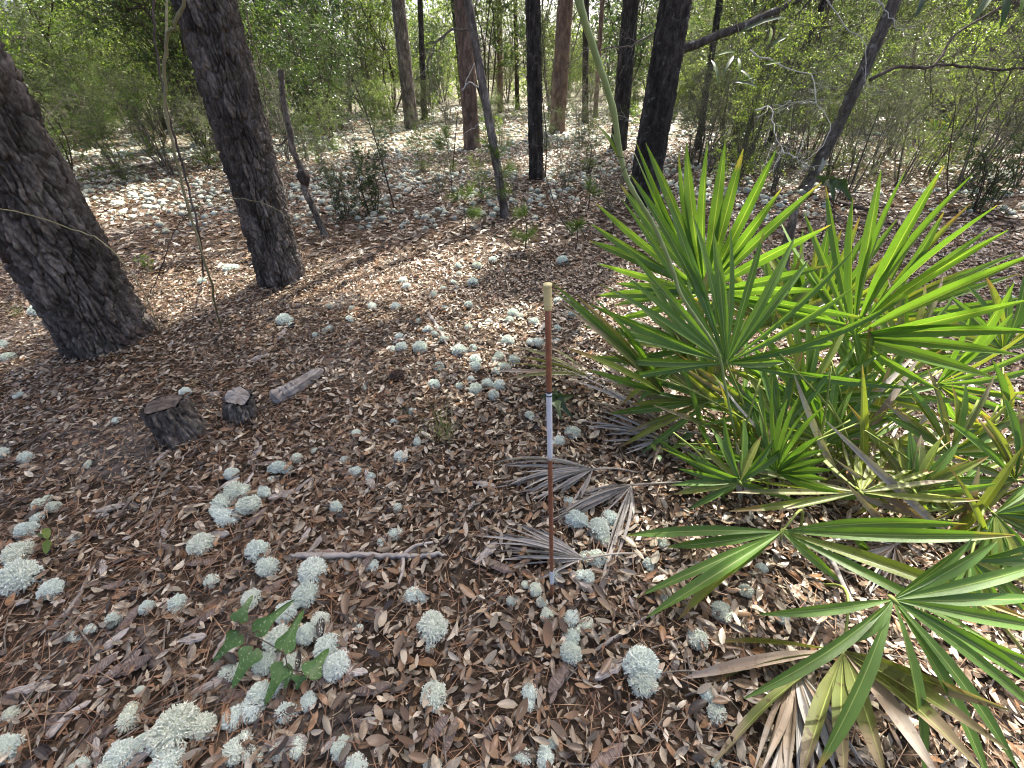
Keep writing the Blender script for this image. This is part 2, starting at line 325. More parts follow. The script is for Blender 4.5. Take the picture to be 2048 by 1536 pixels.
# ------------------------------------------------------------------ trees
def bark_grid(axis_pts, radii, nth, s_rows, plate, depth, seed, flare=.35, rough=.5, mat=None, name='trunk'):
    """trunk as a displaced grid: axis polyline, radius per polyline point, rows at arclengths s_rows"""
    ap = np.asarray(axis_pts, float); seg = np.linalg.norm(np.diff(ap, axis=0), axis=1); cum = np.concatenate([[0], np.cumsum(seg)])
    ctr = np.stack([np.interp(s_rows, cum, ap[:, k]) for k in range(3)], -1); R = np.interp(s_rows, cum, radii)
    R = R * (1 + flare * np.exp(-np.maximum(s_rows, 0) / .16))
    t = nrm(np.gradient(ctr, axis=0)); ex = nrm(np.cross(t, [0, 1.0, 0])); ey = np.cross(t, ex)
    th = np.linspace(0, 2 * np.pi, nth, endpoint=False); TH, S = np.meshgrid(th, s_rows)
    R0 = float(np.mean(radii[:2])); cw, chh = plate; nc = max(4, int(round(2 * np.pi * R0 / cw)))
    wob = .9 * (vnoise(TH / (2 * np.pi) * nc * 1.0, S / chh * 1.6, seed + 9, nc) - .5)
    u = TH / (2 * np.pi) * nc + wob; v = S / chh + .6 * (vnoise(TH / (2 * np.pi) * nc, S * 5, seed + 8, nc) - .5)
    iu = np.floor(u); iv = np.floor(v); f1 = np.full(u.shape, 9.0); f2 = f1.copy(); pid = np.zeros(u.shape)
    for du in (-1, 0, 1):
        for dv in (-1, 0, 1):
            cu = iu + du; cv = iv + dv; m = np.mod(cu, nc)
            d = np.hypot(cu + hnoise(m, cv, 0, seed) - u, (cv + hnoise(m, cv, 0, seed + 1) - v)); c = d < f1
            f2 = np.where(c, f1, np.minimum(f2, d)); pid = np.where(c, hnoise(m, cv, 0, seed + 2), pid); f1 = np.where(c, d, f1)
    e = np.clip((f2 - f1 - .03) / .22, 0, 1); e = e * e * (3 - 2 * e)
    fine = vnoise(TH / (2 * np.pi) * nc * 7, S / chh * 9, seed + 3, nc * 7) - .5
    fine2 = vnoise(TH / (2 * np.pi) * nc * 3, S / chh * 3, seed + 4, nc * 3) - .5
    big = vnoise(TH / (2 * np.pi) * 5, S * 1.2, seed + 5, 5) - .5
    root = np.cos(TH * 4 + seed) * np.exp(-np.maximum(S, 0) / .12) * .10 * R[:, None]
    streak = vnoise(TH / (2 * np.pi) * nc * 5, S / chh * 1.7, seed + 6, nc * 5) - .5
    D = depth * (e - .6 + .75 * (pid - .5)) + depth * rough * (fine * 1.6 + fine2 * 1.4 + streak * 1.8) + .06 * R[:, None] * big + root
    rr = R[:, None] + D
    V = ctr[:, None] + rr[..., None] * (np.cos(TH)[..., None] * ex[:, None] + np.sin(TH)[..., None] * ey[:, None])
    n = nth; i = np.arange(len(s_rows) - 1)[:, None] * n; j = np.arange(n)[None]; j2 = (j + 1) % n
    a = Acc(); a.add(V.reshape(-1, 3), np.stack([i + j, i + j2, i + n + j2, i + n + j], -1).reshape(-1, 4))
    me = a.mesh(name, mat, True); at = me.attributes.new('plate', 'FLOAT', 'POINT'); at.data.foreach_set('value', pid.astype(np.float32).ravel())
    return me

def crown_mesh(seed, n, nclump, size, needle=False):
    r = np.random.default_rng(seed); a = Acc()
    c = nrm(r.normal(size=(nclump, 3))) * (r.random((nclump, 1)) ** .45) * .82
    k = r.integers(0, nclump, n); p = c[k] + r.normal(size=(n, 3)) * (.13 + .09 * r.random((nclump, 1)))[k]
    leaves(a, p, r.normal(size=(n, 3)), r.normal(size=(n, 3)), size * r.uniform(.6, 1.3, n), size * (.14 if needle else .5) * r.uniform(.7, 1.2, n), kind=2)
    return a.mesh('crown_leaves', M['canopy'])
CR_OAK = crown_mesh(1, 4200, 46, .10); CR_PINE = crown_mesh(2, 6500, 45, .16, True)

def tree(name, label, basepx, toppx, rad, bark, plate, depth, res, height=12., crown=None, cr=CR_OAK, group=None, seed=1, toprad=None, cat='tree', flare=.35, curve=None):
    B = G(*basepx); T = OY(toppx[0], toppx[1], B[1]); B0 = B.copy()
    e = empty(name, B, label, cat, group)
    lo = spline([B] + [OY(c[0], c[1], B[1]) for c in (curve or [])] + [T], 24); d0 = nrm(lo[1] - lo[0]); lo = np.vstack([B - d0 * (.12 if abs(d0[0]) < .5 else .3), lo])
    Lv = np.linalg.norm(T - B); pts = list(lo); dd = nrm(lo[-1] - lo[-2])
    while pts[-1][2] < height and height > T[2] + .3:
        dd = nrm(dd + np.array([0, 0, .012])); pts.append(pts[-1] + dd * .25)
    ax = np.array(pts); topz = ax[-1]; seg = np.concatenate([[0], np.cumsum(np.linalg.norm(np.diff(ax, axis=0), axis=1))]); tot = seg[-1]
    radii = np.interp(seg, [0, tot], [rad, toprad if toprad else rad * .45])
    nth, ds = res; vis = tot
    for q_, s_ in zip(ax, seg):
        if s_ > .3 and px_of(*q_)[1] < -60: vis = min(tot, s_ + .15); break
    rows = np.concatenate([np.arange(0, vis, ds), np.arange(vis, tot, .35), [tot]]) - .0
    me = bark_grid(local(e, ax), radii, nth, rows, plate, depth, seed, flare, mat=M[bark])
    link('trunk', me, e)
    if crown:
        for (cx, cy, cz, s) in crown:
            link('crown', cr, e, loc=local(e, (cx, cy, cz)), rot=(random.random() * 6, random.random() * 6, random.random() * 6), scale=(s, s, s * .75))
            if np.hypot(cx - topz[0], cy - topz[1]) > .5:
                a = Acc(); st = ax[-6]; tube(a, spline([st, (st + np.array([cx, cy, cz])) / 2 + [0, 0, .3], [cx, cy, cz]], 8), np.linspace(rad * .3, .03, 8), 6)
                a.V[0] = a.V[0] - B; link('limb', a.mesh('limb', M[bark], True), e)
    return e, ax

def shade_at(gx, gy, z):   # where a crown at height z stands so that its shadow lies on (gx, gy)
    k = z / math.tan(SUN_EL); return (gx + math.sin(SUN_AZ) * k, gy + math.cos(SUN_AZ) * k, z)

PL = (.055, .13)
T1, ax1 = tree('pine_tree', 'thick leaning pine with dark plated bark at the left edge', (226, 684), (-20, 275), .245, 'pinebark', (.040, .17), .026, (320, .0075), 14, [(-7, 3.2, 14.5, 2.6)], CR_PINE, 'pines near the camera', 11, .17, flare=.22)
T2, ax2 = tree('pine_tree', 'straight rough-barked pine standing behind the cut stumps', (566, 562), (410, 0), .185, 'pinebark', (.034, .13), .021, (260, .0085), 15, [(-4.2, 3.8, 14.5, 2.4)], CR_PINE, 'pines near the camera', 23, .14, flare=.16)
T9, ax9 = tree('oak_tree', 'thickest blackish oak trunk rising behind the palmetto fans', (1284, 405), (1352, 0), .20, 'oakbark', (.045, .14), .014, (110, .02), 9, [shade_at(-.6, .8, 8.0) + (1.9,), shade_at(-1.7, 0, 8.5) + (2.0,), shade_at(.1, -.5, 7.2) + (1.2,)], group='dark oaks behind the palmetto', seed=31)
T8, ax8 = tree('oak_tree', 'dark oak trunk just left of the thickest blackish one', (1236, 300), (1262, 0), .19, 'oakbark', (.045, .14), .012, (70, .04), 10, [shade_at(1.9, 5.4, 9.5) + (1.3,), shade_at(4.6, 3.9, 9.0) + (2.0,)], group='dark oaks behind the palmetto', seed=37)
T6, ax6 = tree('oak_tree', 'slender black trunk with pale lichen flecks in the middle of the clearing', (1073, 357), (1066, 0), .125, 'oakbark', (.04, .12), .012, (70, .03), 9, [shade_at(-2.2, 1.9, 8.5) + (1.9,), shade_at(-3.4, .8, 9) + (2.2,), shade_at(.3, 3.7, 9.6) + (.9,)], seed=41)
tree('pine_tree', 'reddish brown pine in the middle behind the thin leaning trunk', (945, 298), (925, 0), .20, 'redbark', PL, .015, (80, .035), 15, [(-1.2, 13, 14, 2.3), shade_at(-1.6, 5.6, 11.5) + (1.5,), shade_at(-.4, 8.2, 12.5) + (1.3,)], CR_PINE, 'pines across the clearing', 43)
tree('pine_tree', 'grey-brown pine left of centre beside a second thinner trunk', (824, 258), (796, 0), .25, 'pinebark', PL, .015, (70, .05), 15, [(-5, 17.5, 14, 2.4), shade_at(-4.6, 9.0, 12.5) + (1.8,), shade_at(-2.6, 11, 12) + (1.5,)], CR_PINE, 'pines across the clearing', 47)
tree('pine_tree', 'straight reddish pine just right of the slender black trunk', (1114, 266), (1131, 0), .24, 'redbark', PL, .015, (70, .05), 15, [(1.5, 16.5, 14, 2.4), shade_at(.2, 6.4, 13) + (1.3,), shade_at(2.5, 9.5, 12.5) + (1.6,)], CR_PINE, 'pines across the clearing', 53)
tree('pine_tree', 'thin dark trunk beside the grey-brown pine left of centre', (849, 240), (840, 0), .13, 'oakbark', PL, .01, (32, .1), 12, [(-3, 20, 11, 1.6)], CR_PINE, 'pines across the clearing', 59)
T5, ax5 = tree('sapling_tree', 'thin grey trunk leaning left in front of the reddish pine', (1012, 437), (936, 0), .055, 'graybark', (.03, .09), .006, (40, .02), 5, None, seed=61, flare=.15)
T10, ax10 = tree('oak_tree', 'slanting grey oak trunk with a white lichen patch on the right', (1605, 385), (1790, 0), .078, 'graybark', (.04, .1), .009, (60, .03), 6.5, [shade_at(3.6, 2.6, 6.5) + (1.5,)], seed=67, curve=[(1640, 320), (1700, 200)])
tree('oak_tree', 'broad brown trunk leaning right in the upper right corner', (1888, 262), (2005, 40), .30, 'pinebark', PL, .014, (60, .05), 11, [(13, 12, 10, 2.6)], seed=71)
tree('oak_tree', 'dark leaning trunk cut by the right edge of the picture', (2015, 275), (2130, 60), .17, 'oakbark', PL, .01, (40, .06), 9, [(12, 9, 8.5, 1.8)], seed=73)
tree('oak_stub', 'short lichen-crusted grey trunk behind the middle palmetto fans', (1560, 545), (1592, 412), .055, 'graybark', (.03, .08), .006, (40, .02), 0.2, seed=79, cat='stump')
bgT = [((1001, 225), (998, 0), .16), ((640, 235), (622, 0), .2), ((1170, 248), (1172, 0), .12), ((1190, 235), (1205, 0), .1), ((930, 225), (906, 0), .14), ((700, 225), (690, 0), .12), ((760, 222), (742, 0), .13), ((1035, 222), (1030, 0), .12), ((545, 238), (525, 0), .14), ((180, 250), (60, 0), .14), ((330, 262), (262, 0), .1), ((1395, 300), (1440, 0), .07), ((1490, 290), (1560, 0), .06), ((1530, 300), (1650, 0), .05)]
bgL = ['far dark trunk right of the reddish pine', 'far trunk above the left thicket beside the straight pine', 'thin far trunk right of the straight reddish pine', 'thinner far trunk next to the dark oaks', 'far trunk half hidden by the reddish pine', 'far trunk between the left thicket and the clearing', 'far trunk left of the grey-brown pine', 'far trunk just left of the slender black one', 'dim trunk deep in the left thicket', 'dim trunk in the upper left behind the thick leaning pine', 'thin trunk in the thicket left of the straight pine', 'thin stem right of the thickest blackish oak', 'thin slanting stem in the right thicket', 'slanting stem in the right thicket near the lichened oak']
for k, (b, t, r) in enumerate(bgT):
    tree('forest_tree', bgL[k], b, t, r, 'redbark' if k % 3 == 0 else 'oakbark', PL, .01, (24, .15), 10, [tuple(G(*b)[:2] + rng.normal(size=2) * 1.5) + (rng.uniform(8, 12), rng.uniform(1.3, 2.2))], group='far trunks in the thickets', seed=90 + k)

# limbs and bare branches seen on the dark oaks and the slanting oak
def limb(parent, pxs, zcs, r0, r1, mat, name='limb', sides=7, n=24, wob=.02, seed=0):
    r = np.random.default_rng(seed); c = np.array([P(x, y, z) for (x, y), z in zip(pxs, zcs)]); p = spline(c, n)
    p[1:-1] += r.normal(size=(n - 2, 3)) * wob
    a = Acc(); tube(a, p - np.array(parent.location), np.linspace(r0, r1, n), sides); link(name, a.mesh(name, M[mat], True), parent); return p
limb(T9, [(1335, 110), (1400, 85), (1500, 45), (1620, -15), (1700, -60)], [5.6, 5.4, 5.3, 5.3, 5.3], .06, .03, 'graybark', seed=1, wob=.008)
def twigs(parent, path, r0, mat, n, length, seed, name='bare_branch', levels=1, down=.1):
    r = np.random.default_rng(seed); a = Acc(); loc = np.array(parent.location)
    def rec(p, d, L, rad, lev):
        nonlocal a
        k = 6; pts = [p]
        for i in range(k): d = nrm(d + r.normal(size=3) * .28 - np.array([0, 0, down * .1])); pts.append(pts[-1] + d * L / k)
        pts = np.array(pts); tube(a, pts - loc, np.linspace(rad, rad * .4, k + 1), 4, False)
        if lev > 0:
            for i in range(r.integers(3, 6)):
                j = r.integers(1, k + 1); rec(pts[j], nrm(d + r.normal(size=3) * .8), L * r.uniform(.35, .65), rad * .55, lev - 1)
    for i in range(n):
        a = Acc()
        j = r.integers(1, len(path)); d = nrm(path[min(j, len(path) - 1)] - path[j - 1]); rec(path[j], nrm(d + r.normal(size=3) * .9), length * r.uniform(.5, 1.2), r0, levels)
        link('twig', a.mesh('twig', M[mat], True), parent)
wb = [([(1640, -20), (1690, 50), (1730, 85), (1733, 158), (1765, 182)], 3.9), ([(1500, 100), (1560, 130), (1625, 155), (1633, 205), (1660, 245), (1645, 290), (1605, 325)], 3.7), ([(1510, 220), (1540, 215), (1550, 265), (1565, 300), (1545, 345)], 3.4), ([(1565, 300), (1605, 326), (1618, 330)], 3.4), ([(1745, -20), (1790, 50), (1820, 68)], 4.2), ([(1633, 205), (1590, 205), (1540, 218)], 3.55)]
for k, (px, z) in enumerate(wb):
    p = limb(T10, px, [z] * len(px), 0.0058, .002, 'whitetwig', 'bare_branch', 5, 20, .007, 5 + k); twigs(T10, p, .002, 'whitetwig', 7, .22, 20 + k)
p = limb(T10, [(1740, 160), (1800, 135), (1870, 128), (1910, 70), (1990, 20), (2060, -20)], [5] * 6, .022, .009, 'darkwood', 'limb', 6, 24, .01, 31); twigs(T10, p, .006, 'darktwig', 8, .6, 32)
p = limb(T10, [(1870, 130), (1950, 135), (2048, 138), (2150, 130)], [5] * 4, .016, .012, 'darkwood', 'limb', 6, 20, .008, 33); twigs(T10, p, .005, 'darktwig', 8, .5, 34)
p = limb(T6, [(1066, 20), (1080, 130), (1060, 250), (1085, 330)], [7.2] * 4, .012, .005, 'graytwig', 'bare_branch', 5, 20, .02, 36); twigs(T6, p, .004, 'graytwig', 6, .4, 37)
p = limb(T9, [(1330, 60), (1260, 90), (1190, 100), (1140, 130)], [6] * 4, .014, .004, 'graytwig', 'bare_branch', 5, 20, .02, 38); twigs(T9, p, .005, 'graytwig', 12, .5, 39)
p = limb(T9, [(1345, 140), (1310, 210), (1290, 260), (1250, 240)], [5.6] * 4, .010, .004, 'whitetwig', 'bare_branch', 5, 20, .02, 40); twigs(T9, p, .004, 'whitetwig', 10, .35, 41)
p = limb(T5, [(938, 60), (900, 62), (870, 90), (850, 140), (830, 160)], [5.6] * 5, .016, .006, 'graytwig', 'bare_branch', 6, 20, .012, 42); twigs(T5, p, .005, 'graytwig', 9, .5, 43)
p = limb(T5, [(960, 180), (940, 165), (925, 180), (955, 110)], [5.6] * 4, .008, .004, 'whitetwig', 'bare_branch', 5, 20, .01, 44)
p = limb(T5, [(985, 235), (960, 245), (925, 270)], [5.4] * 3, .007, .003, 'whitetwig', 'bare_branch', 5, 14, .01, 45)
limb(T2, [(497, 330), (525, 322)], [3.5, 3.4], .012, .008, 'darkwood', 'branch_stub', 6, 6, .001, 46)
limb(T2, [(470, 190), (480, 178)], [3.4, 3.3], .016, .01, 'darkwood', 'branch_stub', 6, 6, .001, 47)

# ------------------------------------------------------------------ shrubs, thickets
def shrub_protos(seed, h, spread, nstem, nbr, ntw, nl, ll, lw, leafm, stemm, kind=2, droop=.0, base=.15, rad=.016):
    r = np.random.default_rng(seed); st = Acc(); lf = Acc(); bp, bd = [], []
    for s in range(nstem):
        az = r.uniform(0, 6.28); lean = r.uniform(.1, 1) * spread
        top = np.array([math.cos(az) * lean, math.sin(az) * lean, h * r.uniform(.7, 1.05)])
        p = spline([[math.cos(az) * .06, math.sin(az) * .06, -.05], top * [.25, .25, .4] + r.normal(size=3) * .06 * h * [1, 1, .3], top * [.6, .6, .75] + r.normal(size=3) * .06 * h * [1, 1, .3], top], 12)
        tube(st, p, np.linspace(rad, rad * .3, 12), 5, False)
        for b in range(nbr):
            j = r.integers(max(1, int(12 * base)), 12); d = nrm(np.array([r.normal(), r.normal(), r.uniform(-.1, .7)])); L = h * r.uniform(.12, .3)
            q = np.array([p[j] + d * L * f + np.array([0, 0, -droop * L * f * f]) + r.normal(size=3) * L * .05 for f in np.linspace(0, 1, 5)])
            tube(st, q, np.linspace(rad * .35, rad * .12, 5), 4, False)
            for t in range(ntw):
                k = r.integers(1, 5); d2 = nrm(d + r.normal(size=3) * .8); L2 = L * r.uniform(.25, .7)
                e = np.array([q[k], q[k] + d2 * L2 * .5 + r.normal(size=3) * .02, q[k] + d2 * L2]); tube(st, e, [rad * .13, rad * .1, rad * .06], 3, False)
                f = r.random((nl, 1)); bp.append(q[k] + d2 * L2 * f + r.normal(size=(nl, 3)) * .012); bd.append(d2 + r.normal(size=(nl, 3)) * .9)
    bp = np.concatenate(bp); bd = np.concatenate(bd); n = len(bp); nn = r.normal(size=(n, 3)) + [0, 0, .9]
    leaves(lf, bp, bd, nn, ll * r.uniform(.6, 1.25, n), lw * r.uniform(.7, 1.2, n), .1, -.08, kind)
    return st.mesh('shrub_stems', M[stemm], True), lf.mesh('shrub_leaves', M[leafm])
SH = {
 'myrtle': shrub_protos(101, 3.0, 1.2, 8, 13, 7, 26, .045, .017, 'grayshrub', 'graytwig', base=.05),
 'yaupon': shrub_protos(102, 2.6, 1.1, 7, 14, 8, 26, .04, .02, 'shrub', 'darktwig', base=.05),
 'tall': shrub_protos(103, 5.0, 1.6, 6, 18, 8, 18, .07, .03, 'shrub', 'darktwig', base=.25, rad=.03),
 'tallg': shrub_protos(104, 5.0, 1.7, 6, 18, 8, 18, .065, .026, 'grayshrub', 'graytwig', base=.08, rad=.03),
 'bay': shrub_protos(105, 2.8, 1.0, 6, 9, 5, 8, .11, .024, 'brightleaf', 'darktwig', 3),
 'bare': shrub_protos(106, 2.4, 1.1, 8, 10, 6, 2, .035, .015, 'grayshrub', 'graytwig', rad=.013),
 'tangle': shrub_protos(111, 2.2, 1.3, 9, 13, 8, 7, .028, .013, 'grayshrub', 'graytwig', base=.04, rad=.012, droop=.3),
 'airy': shrub_protos(112, 2.4, 1.0, 7, 13, 7, 14, .036, .017, 'shrub', 'graytwig', base=.1, rad=.012),
 'broad': shrub_protos(113, 4.2, 1.5, 5, 14, 6, 9, .12, .05, 'darkleaf', 'darktwig', 3, base=.15, rad=.028),
 'low': shrub_protos(107, .75, .5, 7, 8, 5, 9, .034, .013, 'darkleaf', 'darktwig', rad=.008),
 'fern': shrub_protos(108, .5, .35, 5, 4, 3, 6, .05, .018, 'brightleaf', 'cane', rad=.004),
}
def put_shrub(kind, x, y, sc, label, group=None, name='shrub', cat='shrub', rz=None, lean=0):
    o = empty(name, (x, y, float(gh(x, y)) - .02), label, cat, group); o.rotation_euler = (lean, 0, random.uniform(0, 6.28) if rz is None else rz); o.scale = (sc, sc, sc * random.uniform(.9, 1.1))
    link('stems', SH[kind][0], o); link('foliage', SH[kind][1], o); return o
def scatter(n, xr, yr, kinds, sr, label, group, avoid=None, seed=0, mind=.9):
    r = np.random.default_rng(seed); placed = []; t = 0
    while len(placed) < n and t < 4000:
        t += 1; x = r.uniform(*xr); y = r.uniform(*yr)
        if avoid and avoid(x, y): continue
        if any((x - a) ** 2 + (y - b) ** 2 < mind ** 2 for a, b in placed): continue
        placed.append((x, y)); put_shrub(kinds[r.integers(len(kinds))], x, y, r.uniform(*sr), label, group)
def av_left(x, y):
    px, py = px_of(x, y); return px > 690 or px < -350 or (py > 318 + (0 if px < 520 else -35))
scatter(62, (-26, -2.0), (8.6, 24), ['myrtle', 'yaupon', 'airy', 'tall', 'broad', 'tangle', 'myrtle'], (.7, 1.25), 'leafy shrub in the dense sunlit thicket on the left', 'shrubs of the left thicket', av_left, 1, .8)
def av_right(x, y):
    px, py = px_of(x, y); return px < 1370 or px > 2500 or py > 292
scatter(72, (3.0, 28), (7.8, 26), ['myrtle', 'tangle', 'bare', 'tallg', 'tallg', 'airy', 'tangle', 'broad'], (.75, 1.25), 'grey-green twiggy shrub in the dense thicket on the right', 'shrubs of the right thicket', av_right, 2, .8)
def av_mid(x, y):
    px, py = px_of(x, y); return px < -200 or px > 2300
scatter(100, (-40, 42), (21, 44), ['tall', 'tallg', 'tall', 'broad', 'yaupon', 'airy'], (.9, 1.6), 'tall backlit shrub of the wood beyond the clearing', 'shrubs beyond the clearing', av_mid, 3, 1.4)
for k, (px, py, kd, s, l) in enumerate([(620, 250, 'yaupon', .8, 'rounded sunlit shrub at the left rim of the clearing'), (565, 262, 'myrtle', .8, 'pale green shrub behind the crooked snag'), (690, 262, 'bare', .6, 'loose twiggy shrub at the left rim of the clearing, nearest its middle'), (1180, 262, 'bare', .8, 'twiggy shrub beside the straight reddish pine'), (1400, 330, 'bare', .7, 'bare grey shrub right of the thickest blackish oak'), (1480, 322, 'myrtle', .55, 'small grey shrub among white twigs right of the dark oaks'), (1700, 300, 'bare', .7, 'leafless grey shrub beyond the slanting oak'), (1960, 345, 'bare', .6, 'thin twiggy shrub near the right edge behind the palmetto'), (1960, 425, 'low', 1.0, 'low dark shrub behind the rightmost tall palmetto fan')]):
    g = G(px, py); put_shrub(kd, g[0], g[1], s, l)
def ordw(k, n):
    W = ['%smost', 'second from the %s', 'third from the %s', 'fourth from the %s', 'fifth from the %s', 'sixth from the %s', 'seventh from the %s', 'eighth from the %s', 'ninth from the %s']
    return (W[k] % 'left' if k < n / 2 else W[n - 1 - k] % 'right').replace('the leftmost', 'leftmost')
tl = [(1420, 345), (1465, 372), (1500, 350), (1545, 385), (1585, 340), (1660, 352), (1700, 385), (1745, 345), (1800, 372), (1850, 350), (1920, 380), (1985, 355), (2040, 380), (1380, 330), (1620, 320), (1900, 320), (1780, 318), (1450, 318)]
for k, (px, py) in enumerate(sorted(tl)):
    g = G(px, py); put_shrub(['tangle', 'bare', 'tangle', 'airy', 'tangle'][k % 5], g[0], g[1], random.uniform(.55, .95), 'grey tangle of thin twigs behind the palmetto, ' + ordw(k, len(tl)), 'twig tangles behind the palmetto', 'twig_tangle')
for k, (px, py, s_) in enumerate(sorted([(480, 345, .55), (255, 365, .6), (110, 400, .6), (345, 352, .5), (575, 325, .6), (615, 322, .45), (668, 300, .5), (705, 320, .35), (420, 335, .6), (30, 420, .6), (525, 350, .4), (655, 355, .3)])):
    g = G(px, py); put_shrub(['airy', 'tangle', 'airy', 'bare'][k % 4], g[0], g[1], s_ * 1.2, 'loose pale-twigged shrub at the front of the left thicket, ' + ordw(k, 12), 'front shrubs of the left thicket')
for k, (px, py, s_) in enumerate(sorted([(880, 385, .3), (965, 400, .25), (845, 345, .4), (1030, 395, .25), (1130, 380, .35), (1180, 345, .45), (1215, 420, .25), (770, 330, .4), (900, 300, .4), (1000, 290, .45), (1090, 300, .4), (1160, 300, .5)])):
    g = G(px, py); put_shrub(['bare', 'airy', 'tangle'][k % 3], g[0], g[1], s_, 'spindly little shrub standing in the clearing, ' + ordw(k, 12), 'spindly shrubs in the clearing')
g = G(150, 380); put_shrub('bay', g[0], g[1], .95, 'bright green shrub with long narrow leaves behind the thick leaning pine')
g = G(60, 330); put_shrub('bay', g[0], g[1], 1.2, 'long-leaved bright shrub in the upper left corner')
g = G(330, 335); put_shrub('bay', g[0], g[1], .55, 'small bright long-leaved shrub above the fallen log')
g = G(745, 425); put_shrub('low', g[0], g[1], 1.0, 'small dark green shrub in the sun left of the thin leaning trunk')
g = G(690, 440); put_shrub('low', g[0], g[1], .7, 'sparse dark shrub between the crooked snag and the small dark green shrub')
g = G(640, 330); put_shrub('fern', g[0], g[1], .9, 'bright low plant right of the crooked snag', name='low_plant', cat='plant')
g = G(300, 545); put_shrub('fern', g[0], g[1], .4, 'tiny yellow-leaved seedling right of the thick leaning pine', name='seedling', cat='plant')

def av_clear(x, y):
    px, py = px_of(x, y); return px < 560 or px > 1420 or (y < 13 and 820 < px < 1180)
r_ = np.random.default_rng(14); k_ = 0
while k_ < 46:
    x_, y_ = r_.uniform(-10, 9), r_.uniform(9, 27)
    if av_clear(x_, y_): continue
    k_ += 1; put_shrub(['fern', 'low', 'fern', 'bare'][k_ % 4], x_, y_, [1.0, .7, 1.4, .3][k_ % 4] * r_.uniform(.6, 1.2), 'small low plant dotted over the sunny lichen carpet of the clearing', 'low plants in the clearing', 'low_plant', 'plant')
scatter(26, (-9, 9), (17.5, 23), ['yaupon', 'bare', 'myrtle'], (.35, .7), 'waist-high shrub at the far rim of the clearing', 'shrubs at the far rim', lambda x, y: px_of(x, y)[0] < 640 or px_of(x, y)[0] > 1400, 9, 1.0)

# distant wood: one mass of leaves beyond everything countable
def far_wood():
    r = np.random.default_rng(5); n = 130000; a = Acc(); x = r.uniform(-95, 95, n); y = 42 + r.random(n) * 24; z = 14 * r.random(n) ** 1.0
    keep = vnoise(x * .35, z * .45, 9) + .35 * vnoise(x * 1.3, z * 1.3, 10) >  .46 + .03 * z; x, y, z = x[keep], y[keep], z[keep]; n = len(x)
    leaves(a, np.stack([x, y, z], -1), r.normal(size=(n, 3)), r.normal(size=(n, 3)) + [0, 0, .6], .34 * r.uniform(.6, 1.3, n), .19 * r.uniform(.7, 1.2, n), kind=2)
    o = link('distant_woodland', a.mesh('distant_woodland', M['shrub'])); tag(o, 'far wood closing the view behind the clearing', 'woodland'); o['kind'] = 'stuff'
far_wood()

# pine saplings with needle tufts
def pine_sapling(basepx, h, tufts, seed, label, nl=.16, lean=(0, 0), rad=.008):
    r = np.random.default_rng(seed); B = G(*basepx); e = empty('pine_sapling', B, label, 'sapling', 'young pines in the clearing')
    a = Acc(); p = spline([[0, 0, -.03], [lean[0] * .4 + .02, lean[1] * .4, h * .5], [lean[0], lean[1], h]], 12); tube(a, p, np.linspace(rad, rad * .35, 12), 6)
    ln = Acc(); tips = [(p[-1], nrm(p[-1] - p[-2]))]
    for k in range(tufts - 1):
        j = r.integers(4, 12); d = nrm(np.array([r.normal(), r.normal(), r.uniform(.1, .6)])); L = h * r.uniform(.15, .4)
        q = np.array([p[j] + d * L * f + [0, 0, .1 * L * f * f] for f in np.linspace(0, 1, 5)]); tube(a, q, np.linspace(rad * .5, rad * .25, 5), 4); tips.append((q[-1], d)); tips.append((q[2], d))
    for t, d in tips:
        n = 70; dd = nrm(d + r.normal(size=(n, 3)) * .6); leaves(ln, t - d * r.random((n, 1)) * .06, dd, r.normal(size=(n, 3)), nl * r.uniform(.7, 1.1, n), .0032, 0, -.1, 3)
    link('stem', a.mesh('stem', M['darktwig'], True), e); link('needles', ln.mesh('needles', M['pineneedle']), e)
pine_sapling((1000, 440), .75, 9, 1, 'young pine tufts at the foot of the thin leaning trunk')
pine_sapling((930, 470), .45, 5, 2, 'small young pine left of the thin leaning trunk base', .14)
pine_sapling((1050, 500), .4, 5, 3, 'small young pine at the front right of the thin leaning trunk', .13)
pine_sapling((790, 420), 1.75, 12, 4, 'tall thin young pine with dark tufts left of the reddish pine', .2, (-.35, .3), .012)
pine_sapling((905, 400), .9, 8, 5, 'young pine with drooping tufts before the reddish pine', .16)
pine_sapling((1175, 420), .35, 4, 6, 'short young pine right of the slender black trunk', .14)
pine_sapling((1150, 500), .25, 3, 7, 'smallest young pine in the sunny patch left of the palmetto', .12)
pine_sapling((250, 330), 1.5, 12, 8, 'bright young pine behind the left pines', .2, (-.2, 0), .012)

# ------------------------------------------------------------------ canes, vines, snag, logs
def cane(name, label, cat, pxs, zcs, r0, r1, mat, group=None, extra=None, nodes=0, wob=.003, n=40):
    pts = spline(np.array([P(x, y, z) if z else G(x, y, -.02) for (x, y), z in zip(pxs, zcs)]), n); B = pts[0].copy(); r = np.random.default_rng(len(label))
    pts[1:-1] += r.normal(size=(n - 2, 3)) * wob
    e = empty(name, B, label, cat, group); a = Acc(); rad = np.linspace(r0, r1, n)
    if nodes: rad = rad * (1 + .22 * np.exp(-((np.linspace(0, nodes, n) % 1 - .5) / .06) ** 2))
    tube(a, pts - B, rad, 8); link('stem', a.mesh('stem', M[mat], True), e); return e, pts
e, gp = cane('greenbrier_cane', 'thick smooth green vine cane arching up past the palmetto', 'vine', [(1472, 880), (1450, 770), (1436, 705), (1395, 640), (1362, 590), (1345, 540), (1310, 455), (1262, 375), (1243, 320), (1225, 215), (1185, 90), (1158, 0), (1140, -120)], [1.80, 1.66, 1.55, 1.48, 1.42, 1.38, 1.3, 1.22, 1.17, 1.08, .98, .92, .88], .0042, .0092, 'cane', nodes=6, wob=.0004, n=90)
